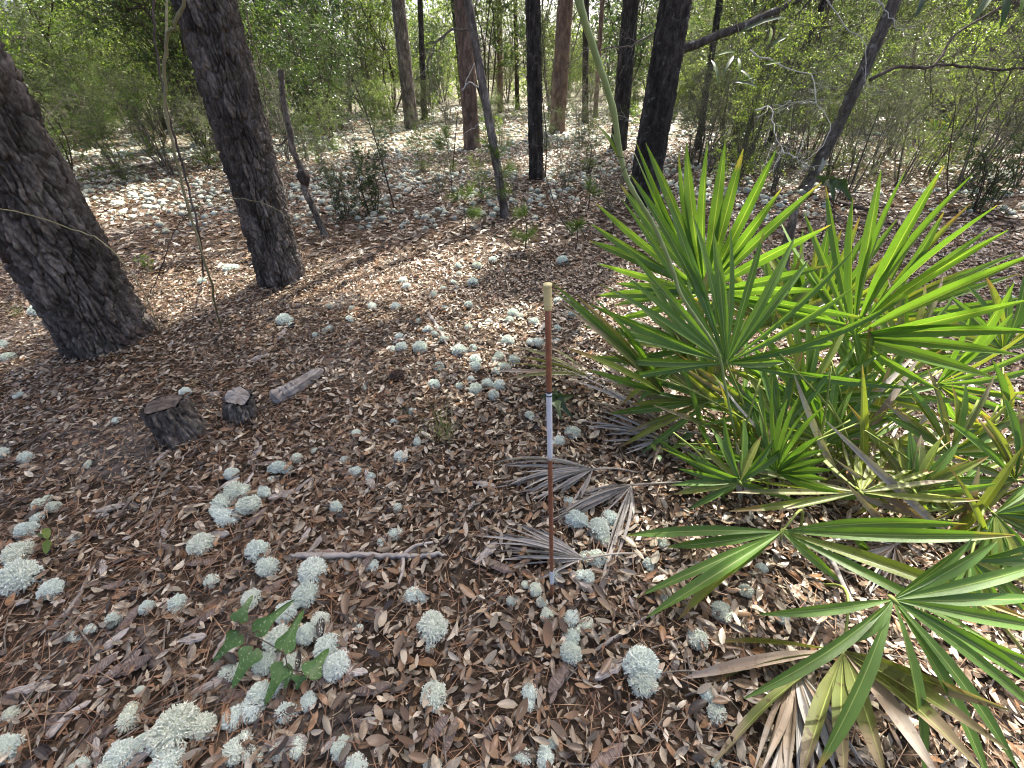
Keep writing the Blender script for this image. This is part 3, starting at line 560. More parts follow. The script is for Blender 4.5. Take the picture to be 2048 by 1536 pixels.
def pleaf(parent, base, tip, normal, width, mat, name='leaf', bend=-.1, cup=.15):
    a = Acc(); b = np.asarray(base) - np.array(parent.location); d = np.asarray(tip) - np.asarray(base)
    leaves(a, b[None], d[None], np.asarray(normal)[None], [np.linalg.norm(d)], [width], cup, bend, 5); return link(name, a.mesh(name, M[mat], True), parent)
z = 1.165
for b, t in [((1243, 318), (1197, 245)), ((1240, 310), (1225, 262))]:
    pleaf(e, P(*b, z), P(*t, z - .02), -FW + [.3, 0, .2], .014, 'brightleaf', 'bud_leaf')
def tendril(parent, px, zc, seed):
    r = np.random.default_rng(seed); p = spline([P(px[0] + r.normal() * 10, px[1] + k * 12 - 20, zc) + r.normal(size=3) * .01 for k in range(6)], 24); a = Acc(); tube(a, p - np.array(parent.location), .0011, 4); link('tendril', a.mesh('tendril', M['darktwig']), parent)
tendril(e, (1325, 555), 1.37, 3); tendril(e, (1245, 322), 1.17, 4)
e, _ = cane('greenbrier_cane', 'slim green forked cane between the two left pines', 'vine', [(443, 662), (420, 560), (380, 430), (350, 310), (332, 210), (332, 90), (352, 45), (372, -10)], [0, 2.55, 2.35, 2.2, 2.1, 2.0, 1.95, 1.9], .006, .0075, 'browncane', nodes=5)
a = Acc(); tube(a, spline([P(332, 92, 2.0), P(333, 50, 2.0), P(334, -10, 2.0)], 8) - np.array(e.location), np.linspace(.006, .005, 8), 6); link('stem', a.mesh('side_stem', M['browncane'], True), e)
cane('hanging_vine', 'dark thin stem beside the slim forked cane', 'vine', [(407, 560), (400, 480), (370, 350), (335, 220), (315, 110), (305, -10)], [0, 2.95, 2.8, 2.6, 2.5, 2.4], .007, .006, 'darkwood', wob=.004)
cane('hanging_vine', 'thin dark hanging vine left of the crooked snag', 'vine', [(560, 400), (545, 300), (530, 200), (510, 90), (480, -10)], [0, 4.6, 4.4, 4.2, 4.1], .006, .005, 'darktwig', wob=.012)
cane('hanging_vine', 'wiry vine hanging just right of the straight left pine', 'vine', [(560, 392), (520, 240), (500, 100), (490, -10)], [4.6, 4.3, 4.2, 4.1], .004, .004, 'darktwig', wob=.01)
cane('hanging_vine', 'tan vine arching across the thick leaning pine', 'vine', [(322, 665), (290, 590), (250, 530), (200, 480), (135, 455), (60, 430), (-10, 415)], [2.55, 2.35, 2.25, 2.2, 2.2, 2.1, 2.0], .003, .0028, 'browncane', wob=.002)
cane('hanging_vine', 'fine tan vine arching before the straight left pine', 'vine', [(325, 500), (375, 430), (430, 402), (480, 397), (540, 412), (580, 440)], [0, 2.9, 2.9, 2.95, 3.0, 3.1], .003, .0022, 'browncane', wob=.002)
cane('hanging_vine', 'thin brown twig curving up from beside the thick leaning pine', 'vine', [(300, 588), (325, 530), (345, 470), (372, 430), (395, 415)], [0, 2.9, 2.8, 2.75, 2.7], .0035, .002, 'darktwig', wob=.003)
for k, (b, t, zz, l) in enumerate([((905, 345), (915, 225), 0, 'thin upright stem before the reddish pine'), ((1175, 480), (1120, 395), 0, 'thin bare stem slanting over the sunny patch'), ((1230, 470), (1215, 395), 0, 'tiny bare stem in the sunny patch by the palmetto'), ((1090, 360), (1075, 120), 0, 'pale thin stem in front of the slender black trunk'), ((1640, 480), (1720, 300), 0, 'thin dark stem leaning right behind the palmetto'), ((1690, 400), (1760, 215), 0, 'dark stem right of the lichened slanting oak'), ((1900, 400), (1912, 210), 0, 'upright dark stem behind the rightmost tall fan'), ((1935, 400), (2060, 220), 0, 'grey slanting stem at the right edge'), ((1150, 470), (1085, 330), 0, 'bare twig standing left of the palmetto')]):
    B = G(*b); T = OY(t[0], t[1], B[1]); a = Acc(); r = np.random.default_rng(k); p = spline([B - [0, 0, .03], B * .6 + T * .4 + r.normal(size=3) * .03, T], 16)
    e = empty('bare_sapling', B, l, 'stem', 'thin bare stems'); tube(a, p - B, np.linspace(.010, .005, 16) * ZC(B) / 6, 5); link('stem', a.mesh('stem', M['darktwig'], True), e); twigs(e, p, .003, 'darktwig', 4, .3, 60 + k, 'twig')
# crooked snag with a burl
SN, axs = tree('crooked_snag', 'crooked lichen-flecked dead stem with a dark burl', (650, 470), (562, 140), .038, 'graybark', (.03, .08), .008, (36, .015), .2, seed=83, toprad=.024, cat='snag', flare=.2, curve=[(628, 420), (608, 375), (606, 345), (585, 300), (580, 260), (566, 200)])
bp = OY(607, 355, axs[5][1]); a = Acc()
def blob(acc, c, r, seed, sub=14, amp=.25, flat=1.):
    th = np.linspace(0, np.pi, sub); ph = np.linspace(0, 2 * np.pi, sub * 2, endpoint=False); TH, PH = np.meshgrid(th, ph, indexing='ij')
    d = np.stack([np.sin(TH) * np.cos(PH), np.sin(TH) * np.sin(PH), np.cos(TH)], -1)
    rr = 1 + amp * (vnoise(d[..., 0] * 3 + d[..., 2] * 2, d[..., 1] * 3 - d[..., 2], seed) - .5) * 2 + amp * .6 * (vnoise(d[..., 0] * 8, d[..., 1] * 8 + d[..., 2] * 8, seed + 1) - .5)
    V = np.asarray(c) + d * (rr[..., None] * np.asarray(r)); n = sub * 2; i = np.arange(sub - 1)[:, None] * n; j = np.arange(n)[None]
    acc.add(V.reshape(-1, 3), np.stack([i + j, i + n + j, i + n + (j + 1) % n, i + (j + 1) % n], -1).reshape(-1, 4))
blob(a, bp - np.array(SN.location), np.array([.062, .06, .085]), 3); link('burl', a.mesh('burl', M['darkwood'], True), SN)
a = Acc(); blob(a, OY(1638, 328, ax10[2][1]) - np.array(T10.location) + [0, -.062, 0], np.array([.04, .022, .11]), 12, 12, .3); link('lichen_patch', a.mesh('lichen_patch', M['lichenfar'], True), T10)
limb(SN, [(580, 270), (560, 290), (545, 285)], [4.7, 4.7, 4.7], .012, .006, 'graybark', 'branch_stub', 6, 8, .002)

def log(name, label, cat, pxs, r0, r1, mat, lift=0., sides=14, n=30, seed=0, group=None, knob=.12, forks=()):
    r = np.random.default_rng(seed); pts = spline(np.array([G(x, y, lift) for x, y in pxs]), n); B = pts[0].copy(); e = empty(name, B, label, cat, group)
    a = Acc(); L = np.linalg.norm(pts[-1] - pts[0]); pts[1:-1] += r.normal(size=(n - 2, 3)) * L * .004
    rad = np.linspace(r0, r1, n) * (1 + knob * 1.5 * (vnoise(np.linspace(0, 5, n), np.full(n, seed * 1.7), seed) - .5)) * np.minimum(1, .35 + 4 * (1 - np.abs(np.linspace(-1, 1, n)))); tube(a, pts - B, rad, sides)
    v = a.V[0][:n * sides].reshape(n, sides, 3); c = (pts - B)[:, None]; v[:] = c + (v - c) * (1 + knob * 1.4 * r.normal(size=(1, sides, 1)) + knob * .25 * r.normal(size=(n, sides, 1))) * np.array([1, 1, .7 if knob > .15 else 1])
    link('stem', a.mesh('stem', M[mat], True), e)
    for f in forks:
        a = Acc(); q = spline(np.array([G(x, y, lift) for x, y in f]), 10); tube(a, q - B, np.linspace(r0 * .65, r1 * .5, 10), 8); link('fork', a.mesh('fork', M[mat], True), e)
    return e
log('fallen_log', 'pale fallen log lying behind the two left pines', 'log', [(195, 352), (250, 338), (310, 325), (395, 313)], .05, .035, 'deadwood', .06, 14, 30, 1)
log('fallen_branch', 'curved dark branch on the ground left of the fallen log', 'branch', [(180, 318), (230, 345), (290, 330)], .03, .02, 'darkwood', .05, 10, 20, 2)
log('fallen_branch', 'pale forked dead branch in the middle foreground', 'branch', [(580, 1109), (650, 1112), (740, 1110), (820, 1112), (891, 1108)], .0125, .009, 'deadwood', .028, 10, 40, 3, 'branches lying on the litter', .08, [[(806, 1112), (806, 1138), (797, 1168)], [(808, 1108), (830, 1092), (866, 1084)]])
log('fallen_branch', 'dark curved stick near the bottom edge below the forked branch', 'branch', [(652, 1452), (700, 1430), (740, 1420), (812, 1432)], .013, .008, 'darkwood', .012, 10, 24, 4, 'branches lying on the litter', .12)
log('fallen_branch', 'pale straight stick pointing at the low palmetto fan', 'branch', [(1188, 1302), (1240, 1268), (1295, 1232)], .006, .004, 'deadwood', .015, 8, 16, 5, 'branches lying on the litter')
log('fallen_branch', 'slim long twig beside the charred bark slab', 'branch', [(338, 1210), (326, 1300), (350, 1365), (370, 1440)], .0042, .003, 'graytwig', .014, 7, 24, 6, 'branches lying on the litter')
log('fallen_branch', 'weathered splinter of wood in the bottom left', 'branch', [(92, 1478), (135, 1430), (182, 1402)], .016, .009, 'deadwood', .01, 9, 14, 7, 'branches lying on the litter', .25)
log('fallen_branch', 'long grey splinter at the left between lichen cushions', 'branch', [(108, 1252), (150, 1205), (190, 1130)], .010, .005, 'deadwood', .01, 8, 14, 8, 'branches lying on the litter', .25)
log('fallen_branch', 'narrow splinter pointing right near the left edge', 'branch', [(222, 1095), (262, 1072), (300, 1050)], .007, .003, 'deadwood', .01, 8, 14, 9, 'branches lying on the litter', .25)
log('fallen_branch', 'charred bark slab among the litter left of the spotted vine', 'branch', [(288, 1250), (300, 1285), (318, 1335)], .026, .022, 'darkwood', .01, 12, 16, 10, 'branches lying on the litter', .25)
log('fallen_branch', 'thin dark stick slanting past the cut stumps', 'branch', [(412, 762), (470, 720), (545, 666)], .006, .004, 'darktwig', .02, 7, 16, 11, 'branches lying on the litter')
log('fallen_branch', 'grey weathered stick among the lichens in mid ground', 'branch', [(852, 615), (862, 635), (876, 655), (895, 690)], .016, .012, 'deadwood', .015, 9, 14, 12, 'branches lying on the litter', .2)
log('fallen_branch', 'small twig left of the striped stick', 'branch', [(968, 1196), (1005, 1178), (1036, 1160)], .0035, .002, 'graytwig', .012, 6, 12, 13, 'branches lying on the litter')
log('fallen_branch', 'thin grey twig right of the forked branch fork', 'branch', [(665, 1222), (720, 1238), (782, 1252)], .0045, .003, 'graytwig', .012, 6, 12, 14, 'branches lying on the litter')
log('fallen_branch', 'dark branch lying under the palmetto behind the slanting oak', 'branch', [(1655, 395), (1700, 412), (1760, 425)], .035, .02, 'darkwood', .03, 9, 14, 15, 'branches lying on the litter')
log('fallen_branch', 'thin grey branch on the ground left of the crooked snag', 'branch', [(640, 545), (680, 520), (730, 500), (790, 488)], .014, .008, 'graytwig', .02, 8, 18, 16, 'branches lying on the litter')
log('fallen_branch', 'long thin stick at the left edge below the leaning pine', 'branch', [(-10, 892), (60, 882), (130, 868), (215, 842)], .006, .004, 'graytwig', .02, 7, 18, 17, 'branches lying on the litter')
log('fallen_branch', 'pale dead stick lying under the low palmetto fan', 'branch', [(1640, 1080), (1700, 1200), (1740, 1290)], .007, .005, 'deadwood', .03, 7, 18, 18, 'branches lying on the litter')
log('fallen_branch', 'sun-bleached stick on the ground near the left edge', 'branch', [(-5, 520), (30, 515), (70, 505)], .018, .012, 'deadwood', .03, 8, 12, 19, 'branches lying on the litter')
log('fallen_branch', 'greyish splinter with lichen in front of the left stump', 'branch', [(302, 940), (322, 915), (342, 898)], .013, .008, 'deadwood', .012, 8, 12, 20, 'branches lying on the litter', .25)
log('fallen_branch', 'pale long splinter right of the lichen heap', 'branch', [(588, 985), (620, 960), (662, 940)], .010, .006, 'deadwood', .012, 8, 12, 21, 'branches lying on the litter', .25)

# cut stumps and the rotten log end
def stump(label, basepx, toppx, r, seed, mat, jag=.015, cut=True):
    B = G(*basepx); T = OY(toppx[0], toppx[1], B[1] + .01); e = empty('cut_stump', B, label, 'stump', 'cut stumps in the litter')
    d = T - B; L = np.linalg.norm(d); rows = np.linspace(-.03, L, 60)
    ax = np.array([B - d / L * .04, B + d * .5, T]) - B
    me = bark_grid(ax, [r * 1.15, r * 1.05, r], 110, np.linspace(0, L + .04, 60), (.024, .16), .017, seed, .15, mat=M[mat]); link('trunk', me, e)
    co = np.empty(60 * 110 * 3, np.float32); me.vertices.foreach_get('co', co); co = co.reshape(60, 110, 3); tn = np.linspace(0, 1, 110, endpoint=False); brk = lambda f_: jag * 2.2 * (vnoise(f_ * 9, f_ * 0, seed, 9) + .6 * vnoise(f_ * 31, f_ * 0, seed + 1, 31) - .5)
    co -= (np.clip((np.arange(60) - 30) / 29, 0, 1)[:, None] * brk(tn)[None])[..., None] * (d / L); me.vertices.foreach_set('co', co.ravel().astype(np.float32)); me.update()
    a = Acc(); rr = np.random.default_rng(seed); k = 40; th = np.linspace(0, 6.2832, k, endpoint=False); dn = d / L; ex = nrm(np.cross(dn, [0, 1, 0])); ey = np.cross(dn, ex); V = [T - B + dn * .004]
    for ring, f in ((1, .35), (2, .7), (3, .97)):
        V += [T - B + dn * (rr.normal() * jag * .08 + .002 - f * float(brk(np.array([t / 6.2832]))[0])) + f * r * (math.cos(t) * ex + math.sin(t) * ey) for t in th]
    Q = [(1 + s * k + i, 1 + s * k + (i + 1) % k, 1 + (s + 1) * k + (i + 1) % k, 1 + (s + 1) * k + i) for s in range(2) for i in range(k)]
    a.add(V, Q, [(0, 1 + i, 1 + (i + 1) % k) for i in range(k)]); link('cut_face', a.mesh('cut_face', M['darkwood'] if mat == 'pinebark' else M['deadwood']), e)
stump('larger dark cut stump with a slanted flat top', (372, 872), (325, 806), .085, 5, 'pinebark', .010)
stump('smaller weathered cut stump with a pale broken top', (482, 832), (474, 788), .06, 6, 'graybark', .02)
log('rotten_log', 'short split grey log lying beside the smaller stump', 'log', [(545, 800), (590, 775), (645, 738)], .06, .03, 'deadwood', .03, 22, 30, 22, knob=.22)

# ------------------------------------------------------------------ measuring stick
def stick():
    B = G(1104, 1192); Y = B[1]; e = empty('marker_stick', B - [0, 0, .02], 'upright brown stick with white bands and a pale yellow taped top', 'stick')
    q = lambda y: OY(1104 + (1095 - 1104) * (1192 - y) / (1192 - 570), y, Y) - np.array(e.location)
    def seg(y0, y1, r, mat, name, parent=e, n=14, r1=None):
        a = Acc(); tube(a, np.linspace(q(y0), q(y1), n), np.linspace(r, r1 or r, n), 20); return link(name, a.mesh(name, M[mat], True), parent)
    M['stickbrown'] = plain('brown_stick', (.26, .105, .055), .5, .25, 50); M['stickwhite'] = plain('white_band', (.72, .76, .80), .45, .06); M['tape'] = plain('yellow_tape', (.62, .54, .26), .55, .12, 60); M['black'] = plain('black_tie', (.02, .02, .025), .5)
    seg(1210, 574, .0062, 'stickbrown', 'shaft'); b = seg(918, 784, .0067, 'stickwhite', 'white_band'); seg(1166, 1141, .0067, 'stickwhite', 'white_band')
    t = seg(619, 573, .0078, 'tape', 'taped_grip'); seg(573.5, 568, .0088, 'tape', 'end_cap', n=4)
    for y in (784, 791): seg(y, y - 2.2, .0073, 'black', 'tie', b, 3)
    for y in (581, 590, 599, 609): seg(y, y - 1.6, .0081, 'tape', 'tape_edge', t, 3)
stick()

# ------------------------------------------------------------------ palmetto
def blade_mesh(H, T, n, wmax, mat, bow=.03, fold=.35, tw=0., seed=0, split=False, hang=0.):
    r = np.random.default_rng(seed); H = np.asarray(H, float); T = np.asarray(T, float); d = T - H; L = np.linalg.norm(d); ax = d / L
    s = nrm(np.cross(ax, n)); n2 = np.cross(s, ax); t = np.array([0, .06, .14, .25, .38, .52, .66, .79, .9, .97, 1.0])
    w = wmax * np.minimum(1, (t / .42) ** .85 + .06) * np.where(t > .6, 1 - (np.maximum(0, t - .6) / .4) ** 1.8 * .93, 1.0)
    c = H + d * t[:, None] + n2 * (bow * L * np.sin(np.pi * t))[:, None] + np.array([0, 0, -1.]) * (hang * L * np.maximum(0, t - .55) ** 2)[:, None] + s * (r.normal() * .012 * L * np.sin(np.pi * t))[:, None]
    ang = tw * t; ss = s * np.cos(ang)[:, None] + n2 * np.sin(ang)[:, None]; nn = -s * np.sin(ang)[:, None] + n2 * np.cos(ang)[:, None]
    V = []; UV = []
    for k, (f, h, v) in enumerate(((-1, 1, 0), (-.5, .5, .25), (0, 0, .5), (.5, .5, .75), (1, 1, 1))):
        V.append(c + ss * (f * .5 * w)[:, None] + nn * (abs(f) * fold * .5 * w)[:, None]); UV.append(np.stack([t, np.full(len(t), v)], -1))
    V = np.stack(V, 1).reshape(-1, 3); UV = np.stack(UV, 1).reshape(-1, 2); m = 5; i = np.arange(len(t) - 1)[:, None] * m; j = np.arange(4)[None]
    a = Acc(); a.add(V, np.stack([i + j, i + j + 1, i + m + j + 1, i + m + j], -1).reshape(-1, 4), None, UV)
    return a.mesh('leaflet', M[mat], True, True)

def fit_normal(H, tips, mincos=.45):
    rays = np.array([nrm(ray(*t)) for t in tips]); best = None; vd = nrm(CP - H); rr = np.random.default_rng(3)
    for n in nrm(rr.normal(size=(1500, 3))):
        if n @ vd < 0: n = -n
        if n @ vd < mincos or n[2] < -.1: continue
        den = rays @ n; t = ((H - CP) @ n) / den; q = CP + rays * t[:, None]
        if (t < .1).any(): continue
        l = np.linalg.norm(q - H, axis=1); sc = np.std(l) / np.mean(l) + .12 * (1 - n @ vd)
        if best is None or sc < best[0]: best = (sc, n, q)
    return best[1], best[2]

def frond(plant, hub, zc, tips, basepx, wpx=24, mat='blade', petm='petiole', mats=None, bow=.03, hang=0., seed=0, part_label=None, minz=.02, mincos=.45, lengths=None, normal=None, root=None, jit=1., dense=True):
    rr = np.random.default_rng(seed + 50); H = P(hub[0], hub[1], zc)
    if dense:
        an = sorted((math.atan2(-(t[1] - hub[1]), t[0] - hub[0]), math.hypot(t[0] - hub[0], t[1] - hub[1])) for t in tips); out = []
        for (a0, l0), (a1, l1) in zip(an, an[1:] + [(an[0][0] + 6.2832, an[0][1])]):
            g_ = math.degrees(a1 - a0); m_ = 0 if g_ < 13 or g_ > 60 else 1
            for q_ in range(m_):
                f_ = (q_ + 1) / (m_ + 1) + rr.normal() * .05; a_ = a0 + (a1 - a0) * f_; l_ = (l0 * (1 - f_) + l1 * f_) * rr.uniform(.8, 1.0); out.append((hub[0] + l_ * math.cos(a_), hub[1] - l_ * math.sin(a_)))
        tips = list(tips) + out
    n, Q = fit_normal(H, tips, mincos) if normal is None else (nrm(np.array(normal, float)), None)
    if Q is None:
        rays = np.array([nrm(ray(*t)) for t in tips]); t = ((H - CP) @ n) / (rays @ n); Q = CP + rays * t[:, None]
    B = (G(*basepx) if root is None else np.asarray(root)) - [0, 0, .03]; org = np.array(plant.location)
    a = Acc(); cdir = nrm(Q.mean(0) - H)
    mid = (B + H) / 2 + np.array([0, 0, .10]) - cdir * .05; p = spline([B, mid, H - cdir * .0], 14); tube(a, p - org, np.linspace(.0058, .0036, 14), 6)
    tube(a, np.array([H - cdir * .012, H, H + cdir * .03]) - org, [.004, .0065, .002], 6)
    f = link('frond', a.mesh('petiole', M[petm], True), plant)
    if part_label: f['label'] = part_label
    med = np.median(np.linalg.norm(Q - H, axis=1))
    for k, q in enumerate(Q):
        d = q - H; L = np.linalg.norm(d)
        if L > 1.45 * med: q = H + d / L * 1.45 * med
        gz = float(gh(q[0], q[1])) + minz
        if q[2] < gz: q = CP + (q - CP) * ((CAMZ - gz) / (CAMZ - q[2]))
        m = mats[k % len(mats)] if mats else mat
        me = blade_mesh(H - org, q - org, nrm(n + rr.normal(size=3) * .25 * jit), wpx * (.60 if dense else .72) * zc / FPX * rr.uniform(.82, 1.12), m, bow * rr.uniform(.4, 1.6), rr.uniform(.35, .9), rr.normal() * .45 * jit, seed * 100 + k, hang=hang * rr.uniform(.5, 1.5))
        link('leaflet', me, f)
    return f
PB = G(1510, 935)
pal = empty('saw_palmetto', PB, 'large green palmetto clump with tall upright fans right of the stick', 'palmetto', 'palmetto clumps')
frond(pal, (1453, 726), 1.75, [(1197, 565), (1255, 552), (1244, 395), (1254, 332), (1386, 425), (1459, 436), (1591, 471), (1709, 496), (1816, 589), (1830, 775), (1570, 724), (1164, 649), (1174, 710), (1226, 760)], (1500, 935), 27, seed=1, hang=.05)
frond(pal, (1410, 583), 2.2, [(1264, 290), (1272, 281), (1292, 284), (1373, 284), (1358, 303), (1451, 281), (1487, 296), (1553, 299), (1645, 362), (1657, 530), (1746, 638), (1725, 655), (1192, 405), (1181, 445), (1178, 481), (1196, 525), (1196, 590), (1234, 635)], (1490, 890), 30, seed=2, hang=.03)
frond(pal, (1708, 672), 2.0, [(1653, 368), (1764, 335), (1890, 327), (1948, 345), (1997, 408), (2085, 500), (2085, 657), (1990, 752), (1795, 768), (1574, 713), (1636, 668), (1563, 440), (1610, 520)], (1600, 900), 31, seed=3, hang=.04)
frond(pal, (1630, 655), 2.5, [(1607, 455), (1661, 440), (1721, 430), (1796, 436), (1505, 505), (1520, 490), (1480, 560), (1440, 640), (1830, 470), (1580, 520), (1760, 590)], (1600, 800), 24, mats=['blade', 'blade', 'blade_y'], seed=4, hang=.06)
frond(pal, (1735, 640), 2.7, [(1835, 465), (1945, 402), (1985, 450), (2040, 500), (1950, 530), (1890, 420), (2060, 590), (1985, 640)], (1690, 800), 22, mats=['blade', 'blade_y', 'blade'], seed=5, hang=.08)
frond(pal, (1553, 945), 1.62, [(1520, 775), (1545, 755), (1600, 790), (1645, 815), (1655, 900), (1496, 845), (1484, 870), (1470, 835), (1665, 940), (1690, 985), (1500, 800)], (1560, 990), 26, seed=6, bow=.02)
frond(pal, (1722, 985), 1.50, [(1458, 1022), (1395, 936), (1442, 925), (1680, 866), (1752, 890), (1935, 862), (1890, 930), (1960, 1000), (1560, 1020), (1600, 960)], (1640, 1000), 22, mats=['blade_y', 'blade_y', 'blade_o', 'blade_o', 'blade_o', 'blade_y'], seed=7, bow=-.03, part_label='low yellowing fan with brown tips')
frond(pal, (1330, 790), 2.0, [(1104, 558), (1106, 572), (1112, 592), (1135, 590), (1150, 583), (1185, 592), (1165, 640), (1190, 690), (1130, 690), (1225, 770), (1235, 650)], (1470, 900), 20, mats=['blade', 'blade', 'blade_o', 'blade_y', 'blade_o'], seed=8, hang=.05)
frond(pal, (1178, 752), 2.25, [(1000, 705), (1012, 725), (985, 742), (1005, 760), (1030, 712), (1075, 700), (1090, 690), (1020, 690)], (1400, 880), 17, mats=['blade_o', 'blade_o', 'blade_b'], petm='petiole_d', seed=9, part_label='drooping olive-brown fan pointing left behind the stick')
frond(pal, (1350, 860), 2.0, [(1180, 730), (1150, 760), (1170, 800), (1220, 700), (1250, 720), (1140, 740), (1285, 700)], (1440, 910), 14, mats=['blade_b', 'blade_d'], petm='petiole_d', seed=10, hang=.05, part_label='brown dead fan behind the stick')
frond(pal, (1480, 830), 2.0, [(1310, 740), (1290, 700), (1400, 690), (1330, 690), (1290, 780), (1350, 620), (1420, 650), (1560, 690), (1600, 740)], (1500, 920), 18, mats=['blade', 'blade_y'], seed=11)
frond(pal, (1700, 860), 1.95, [(1560, 760), (1610, 730), (1680, 700), (1760, 720), (1830, 740), (1850, 800), (1800, 830), (1560, 800)], (1640, 960), 18, mats=['blade', 'blade', 'blade_y'], seed=12, hang=.1)
def auto_frond(plant, hub, zc, basepx, a0, a1, L, n, w, mats, seed, hang=.06):
    r = np.random.default_rng(seed + 900); t = [(hub[0] + L * l * math.cos(math.radians(q)), hub[1] - L * l * .9 * math.sin(math.radians(q))) for q, l in zip(np.linspace(a0, a1, n) + r.normal(size=n) * 3, r.uniform(.75, 1.05, n))]
    frond(plant, hub, zc, t, basepx, w * .84, mats=mats, seed=seed, hang=hang, dense=False)
gy = ['blade', 'blade', 'blade_y', 'blade']
for k, q in enumerate([((1545, 650), 2.35, -20, 200, 190, 18), ((1385, 700), 1.95, 60, 230, 190, 16), ((1605, 800), 1.8, -10, 190, 210, 18), ((1805, 705), 2.3, -30, 170, 190, 16), ((1650, 885), 1.75, 10, 170, 170, 16), ((1480, 965), 1.62, 40, 210, 150, 12), ((1420, 800), 1.9, 70, 220, 200, 16), ((1730, 790), 1.9, -40, 150, 190, 16), ((1560, 860), 1.75, 50, 150, 190, 10)]):
    auto_frond(pal, q[0], q[1], (1440 + 35 * k, 905 + (k % 3) * 22), q[2], q[3], q[4], q[5], 24, gy if k % 3 else ['blade', 'blade_o', 'blade_y'], 200 + k)
# extra petioles and young blades at the heart of the clump
rr = np.random.default_rng(77); a = Acc()
for k in range(84):
    b = G(rr.uniform(1420, 1760), rr.uniform(850, 1010), -.02); px = (rr.uniform(1300, 1900), rr.uniform(690, 930)); t = P(px[0], px[1], ZC(b) - rr.uniform(.1, .25)); aa = Acc()
    if k % 2: tube(aa, spline([b, (b + t) / 2 + [0, 0, .06], t], 8) - PB, np.linspace(.006, .0035, 8), 5); link('petiole', aa.mesh('petiole', M['petiole'], True), pal)
    else: link('leaflet', blade_mesh(b - PB, t - PB, nrm(CP - b + rr.normal(size=3) * .6), .028, ['blade', 'blade_y', 'blade', 'blade_o', 'blade', 'blade_d', 'blade_b'][k // 2 % 7], .05, .6, rr.normal() * .6, k), pal)

P2 = G(1625, 1240)
pal2 = empty('saw_palmetto', P2, 'low near palmetto with flat spreading fans in the bottom right corner', 'palmetto', 'palmetto clumps')
frond(pal2, (1564, 1063), 1.42, [(1250, 1071), (1335, 1094), (1272, 1195), (1293, 1236), (1357, 1240), (1420, 1165), (2030, 1070), (1935, 1048), (1680, 1163), (1978, 1282), (2060, 1240)], (1600, 1090), 30, seed=21, bow=.03, mats=['blade'] * 4 + ['blade_y', 'blade'], dense=False)
frond(pal2, (1786, 1199), 1.05, [(1518, 1228), (1488, 1396), (1702, 1286), (1632, 1545), (1848, 1570), (1985, 1570), (2040, 1540), (2110, 1450), (2100, 1385), (2110, 1340), (2110, 1260), (2100, 1195), (2090, 1125), (1996, 1080), (1945, 1075)], (2090, 1330), 33, seed=22, bow=.04, hang=.05, dense=False)
frond(pal2, (1688, 1303), 1.24, [(1430, 1283), (1362, 1358), (1392, 1384), (1424, 1532), (1600, 1560), (1690, 1570), (1775, 1565), (1880, 1560), (1965, 1545), (2015, 1500), (2020, 1420)], (1640, 1160), 36, mats=['blade_o', 'blade_b', 'blade_o', 'blade_o', 'blade_o', 'blade_o'], seed=23, dense=False, part_label='old olive fan with brown blotched tips')
P3 = G(2000, 900)
pal3 = empty('saw_palmetto', P3, 'palmetto half cut off by the right edge with glossy sunlit blades', 'palmetto', 'palmetto clumps')
frond(pal3, (1874, 768), 1.9, [(2028, 565), (2090, 640), (2090, 690), (2095, 730), (2090, 780), (1940, 630), (1895, 870), (1960, 850), (2040, 830)], (1980, 880), 24, mats=['blade', 'blade_y', 'blade'], seed=31)
frond(pal3, (1988, 1028), 1.5, [(2120, 975), (2130, 1010), (2130, 1045), (1995, 1160), (1962, 1172), (2060, 1190), (2110, 1110), (2090, 940), (1900, 1075), (1880, 1120)], (1850, 1010), 28, mats=['blade', 'blade', 'blade_y'], seed=32, hang=.1)
frond(pal3, (2010, 850), 1.75, [(2010, 745), (1985, 720), (1880, 905), (2100, 800), (2120, 860), (1850, 940), (1900, 840), (2080, 930)], (1960, 930), 26, mats=['blade_y', 'blade', 'blade'], seed=33, hang=.05)
frond(pal3, (1930, 960), 1.6, [(1700, 900), (1760, 870), (1850, 850), (1720, 940), (2000, 860), (2080, 900), (1990, 930), (1780, 985)], (1880, 1000), 22, mats=['blade', 'blade_y', 'blade', 'blade_o'], seed=34, hang=.1)
for k in range(40):
    b = G(rr.uniform(1740, 2040), rr.uniform(860, 1130), -.02); t = P(rr.uniform(1640, 2080), rr.uniform(780, 1080), ZC(b) - rr.uniform(.05, .2)); aa = Acc()
    if k % 3 == 0: tube(aa, spline([b, (b + t) / 2 + [0, 0, .05], t], 8) - P3, np.linspace(.006, .0035, 8), 5); link('petiole', aa.mesh('petiole', M['petiole'], True), pal3)
    else: link('leaflet', blade_mesh(b - P3, t - P3, nrm(CP - b + rr.normal(size=3) * .6), .028, ['blade', 'blade_y', 'blade_d', 'blade_o', 'blade', 'blade_b'][k % 6], .05, .6, rr.normal() * .6, k), pal3)
for k, q in enumerate([((1900, 905), 1.65, 0, 190, 190, 16), ((2005, 700), 2.1, 20, 200, 180, 14), ((1830, 985), 1.55, 10, 200, 170, 14), ((1940, 1120), 1.4, -150, 20, 170, 14), ((2030, 960), 1.55, 60, 230, 190, 14)]):
    auto_frond(pal3, q[0], q[1], (1900 + 25 * k, 960 + 30 * (k % 3)), q[2], q[3], q[4], q[5], 26, gy if k % 2 else ['blade', 'blade_y', 'blade_o'], 230 + k)
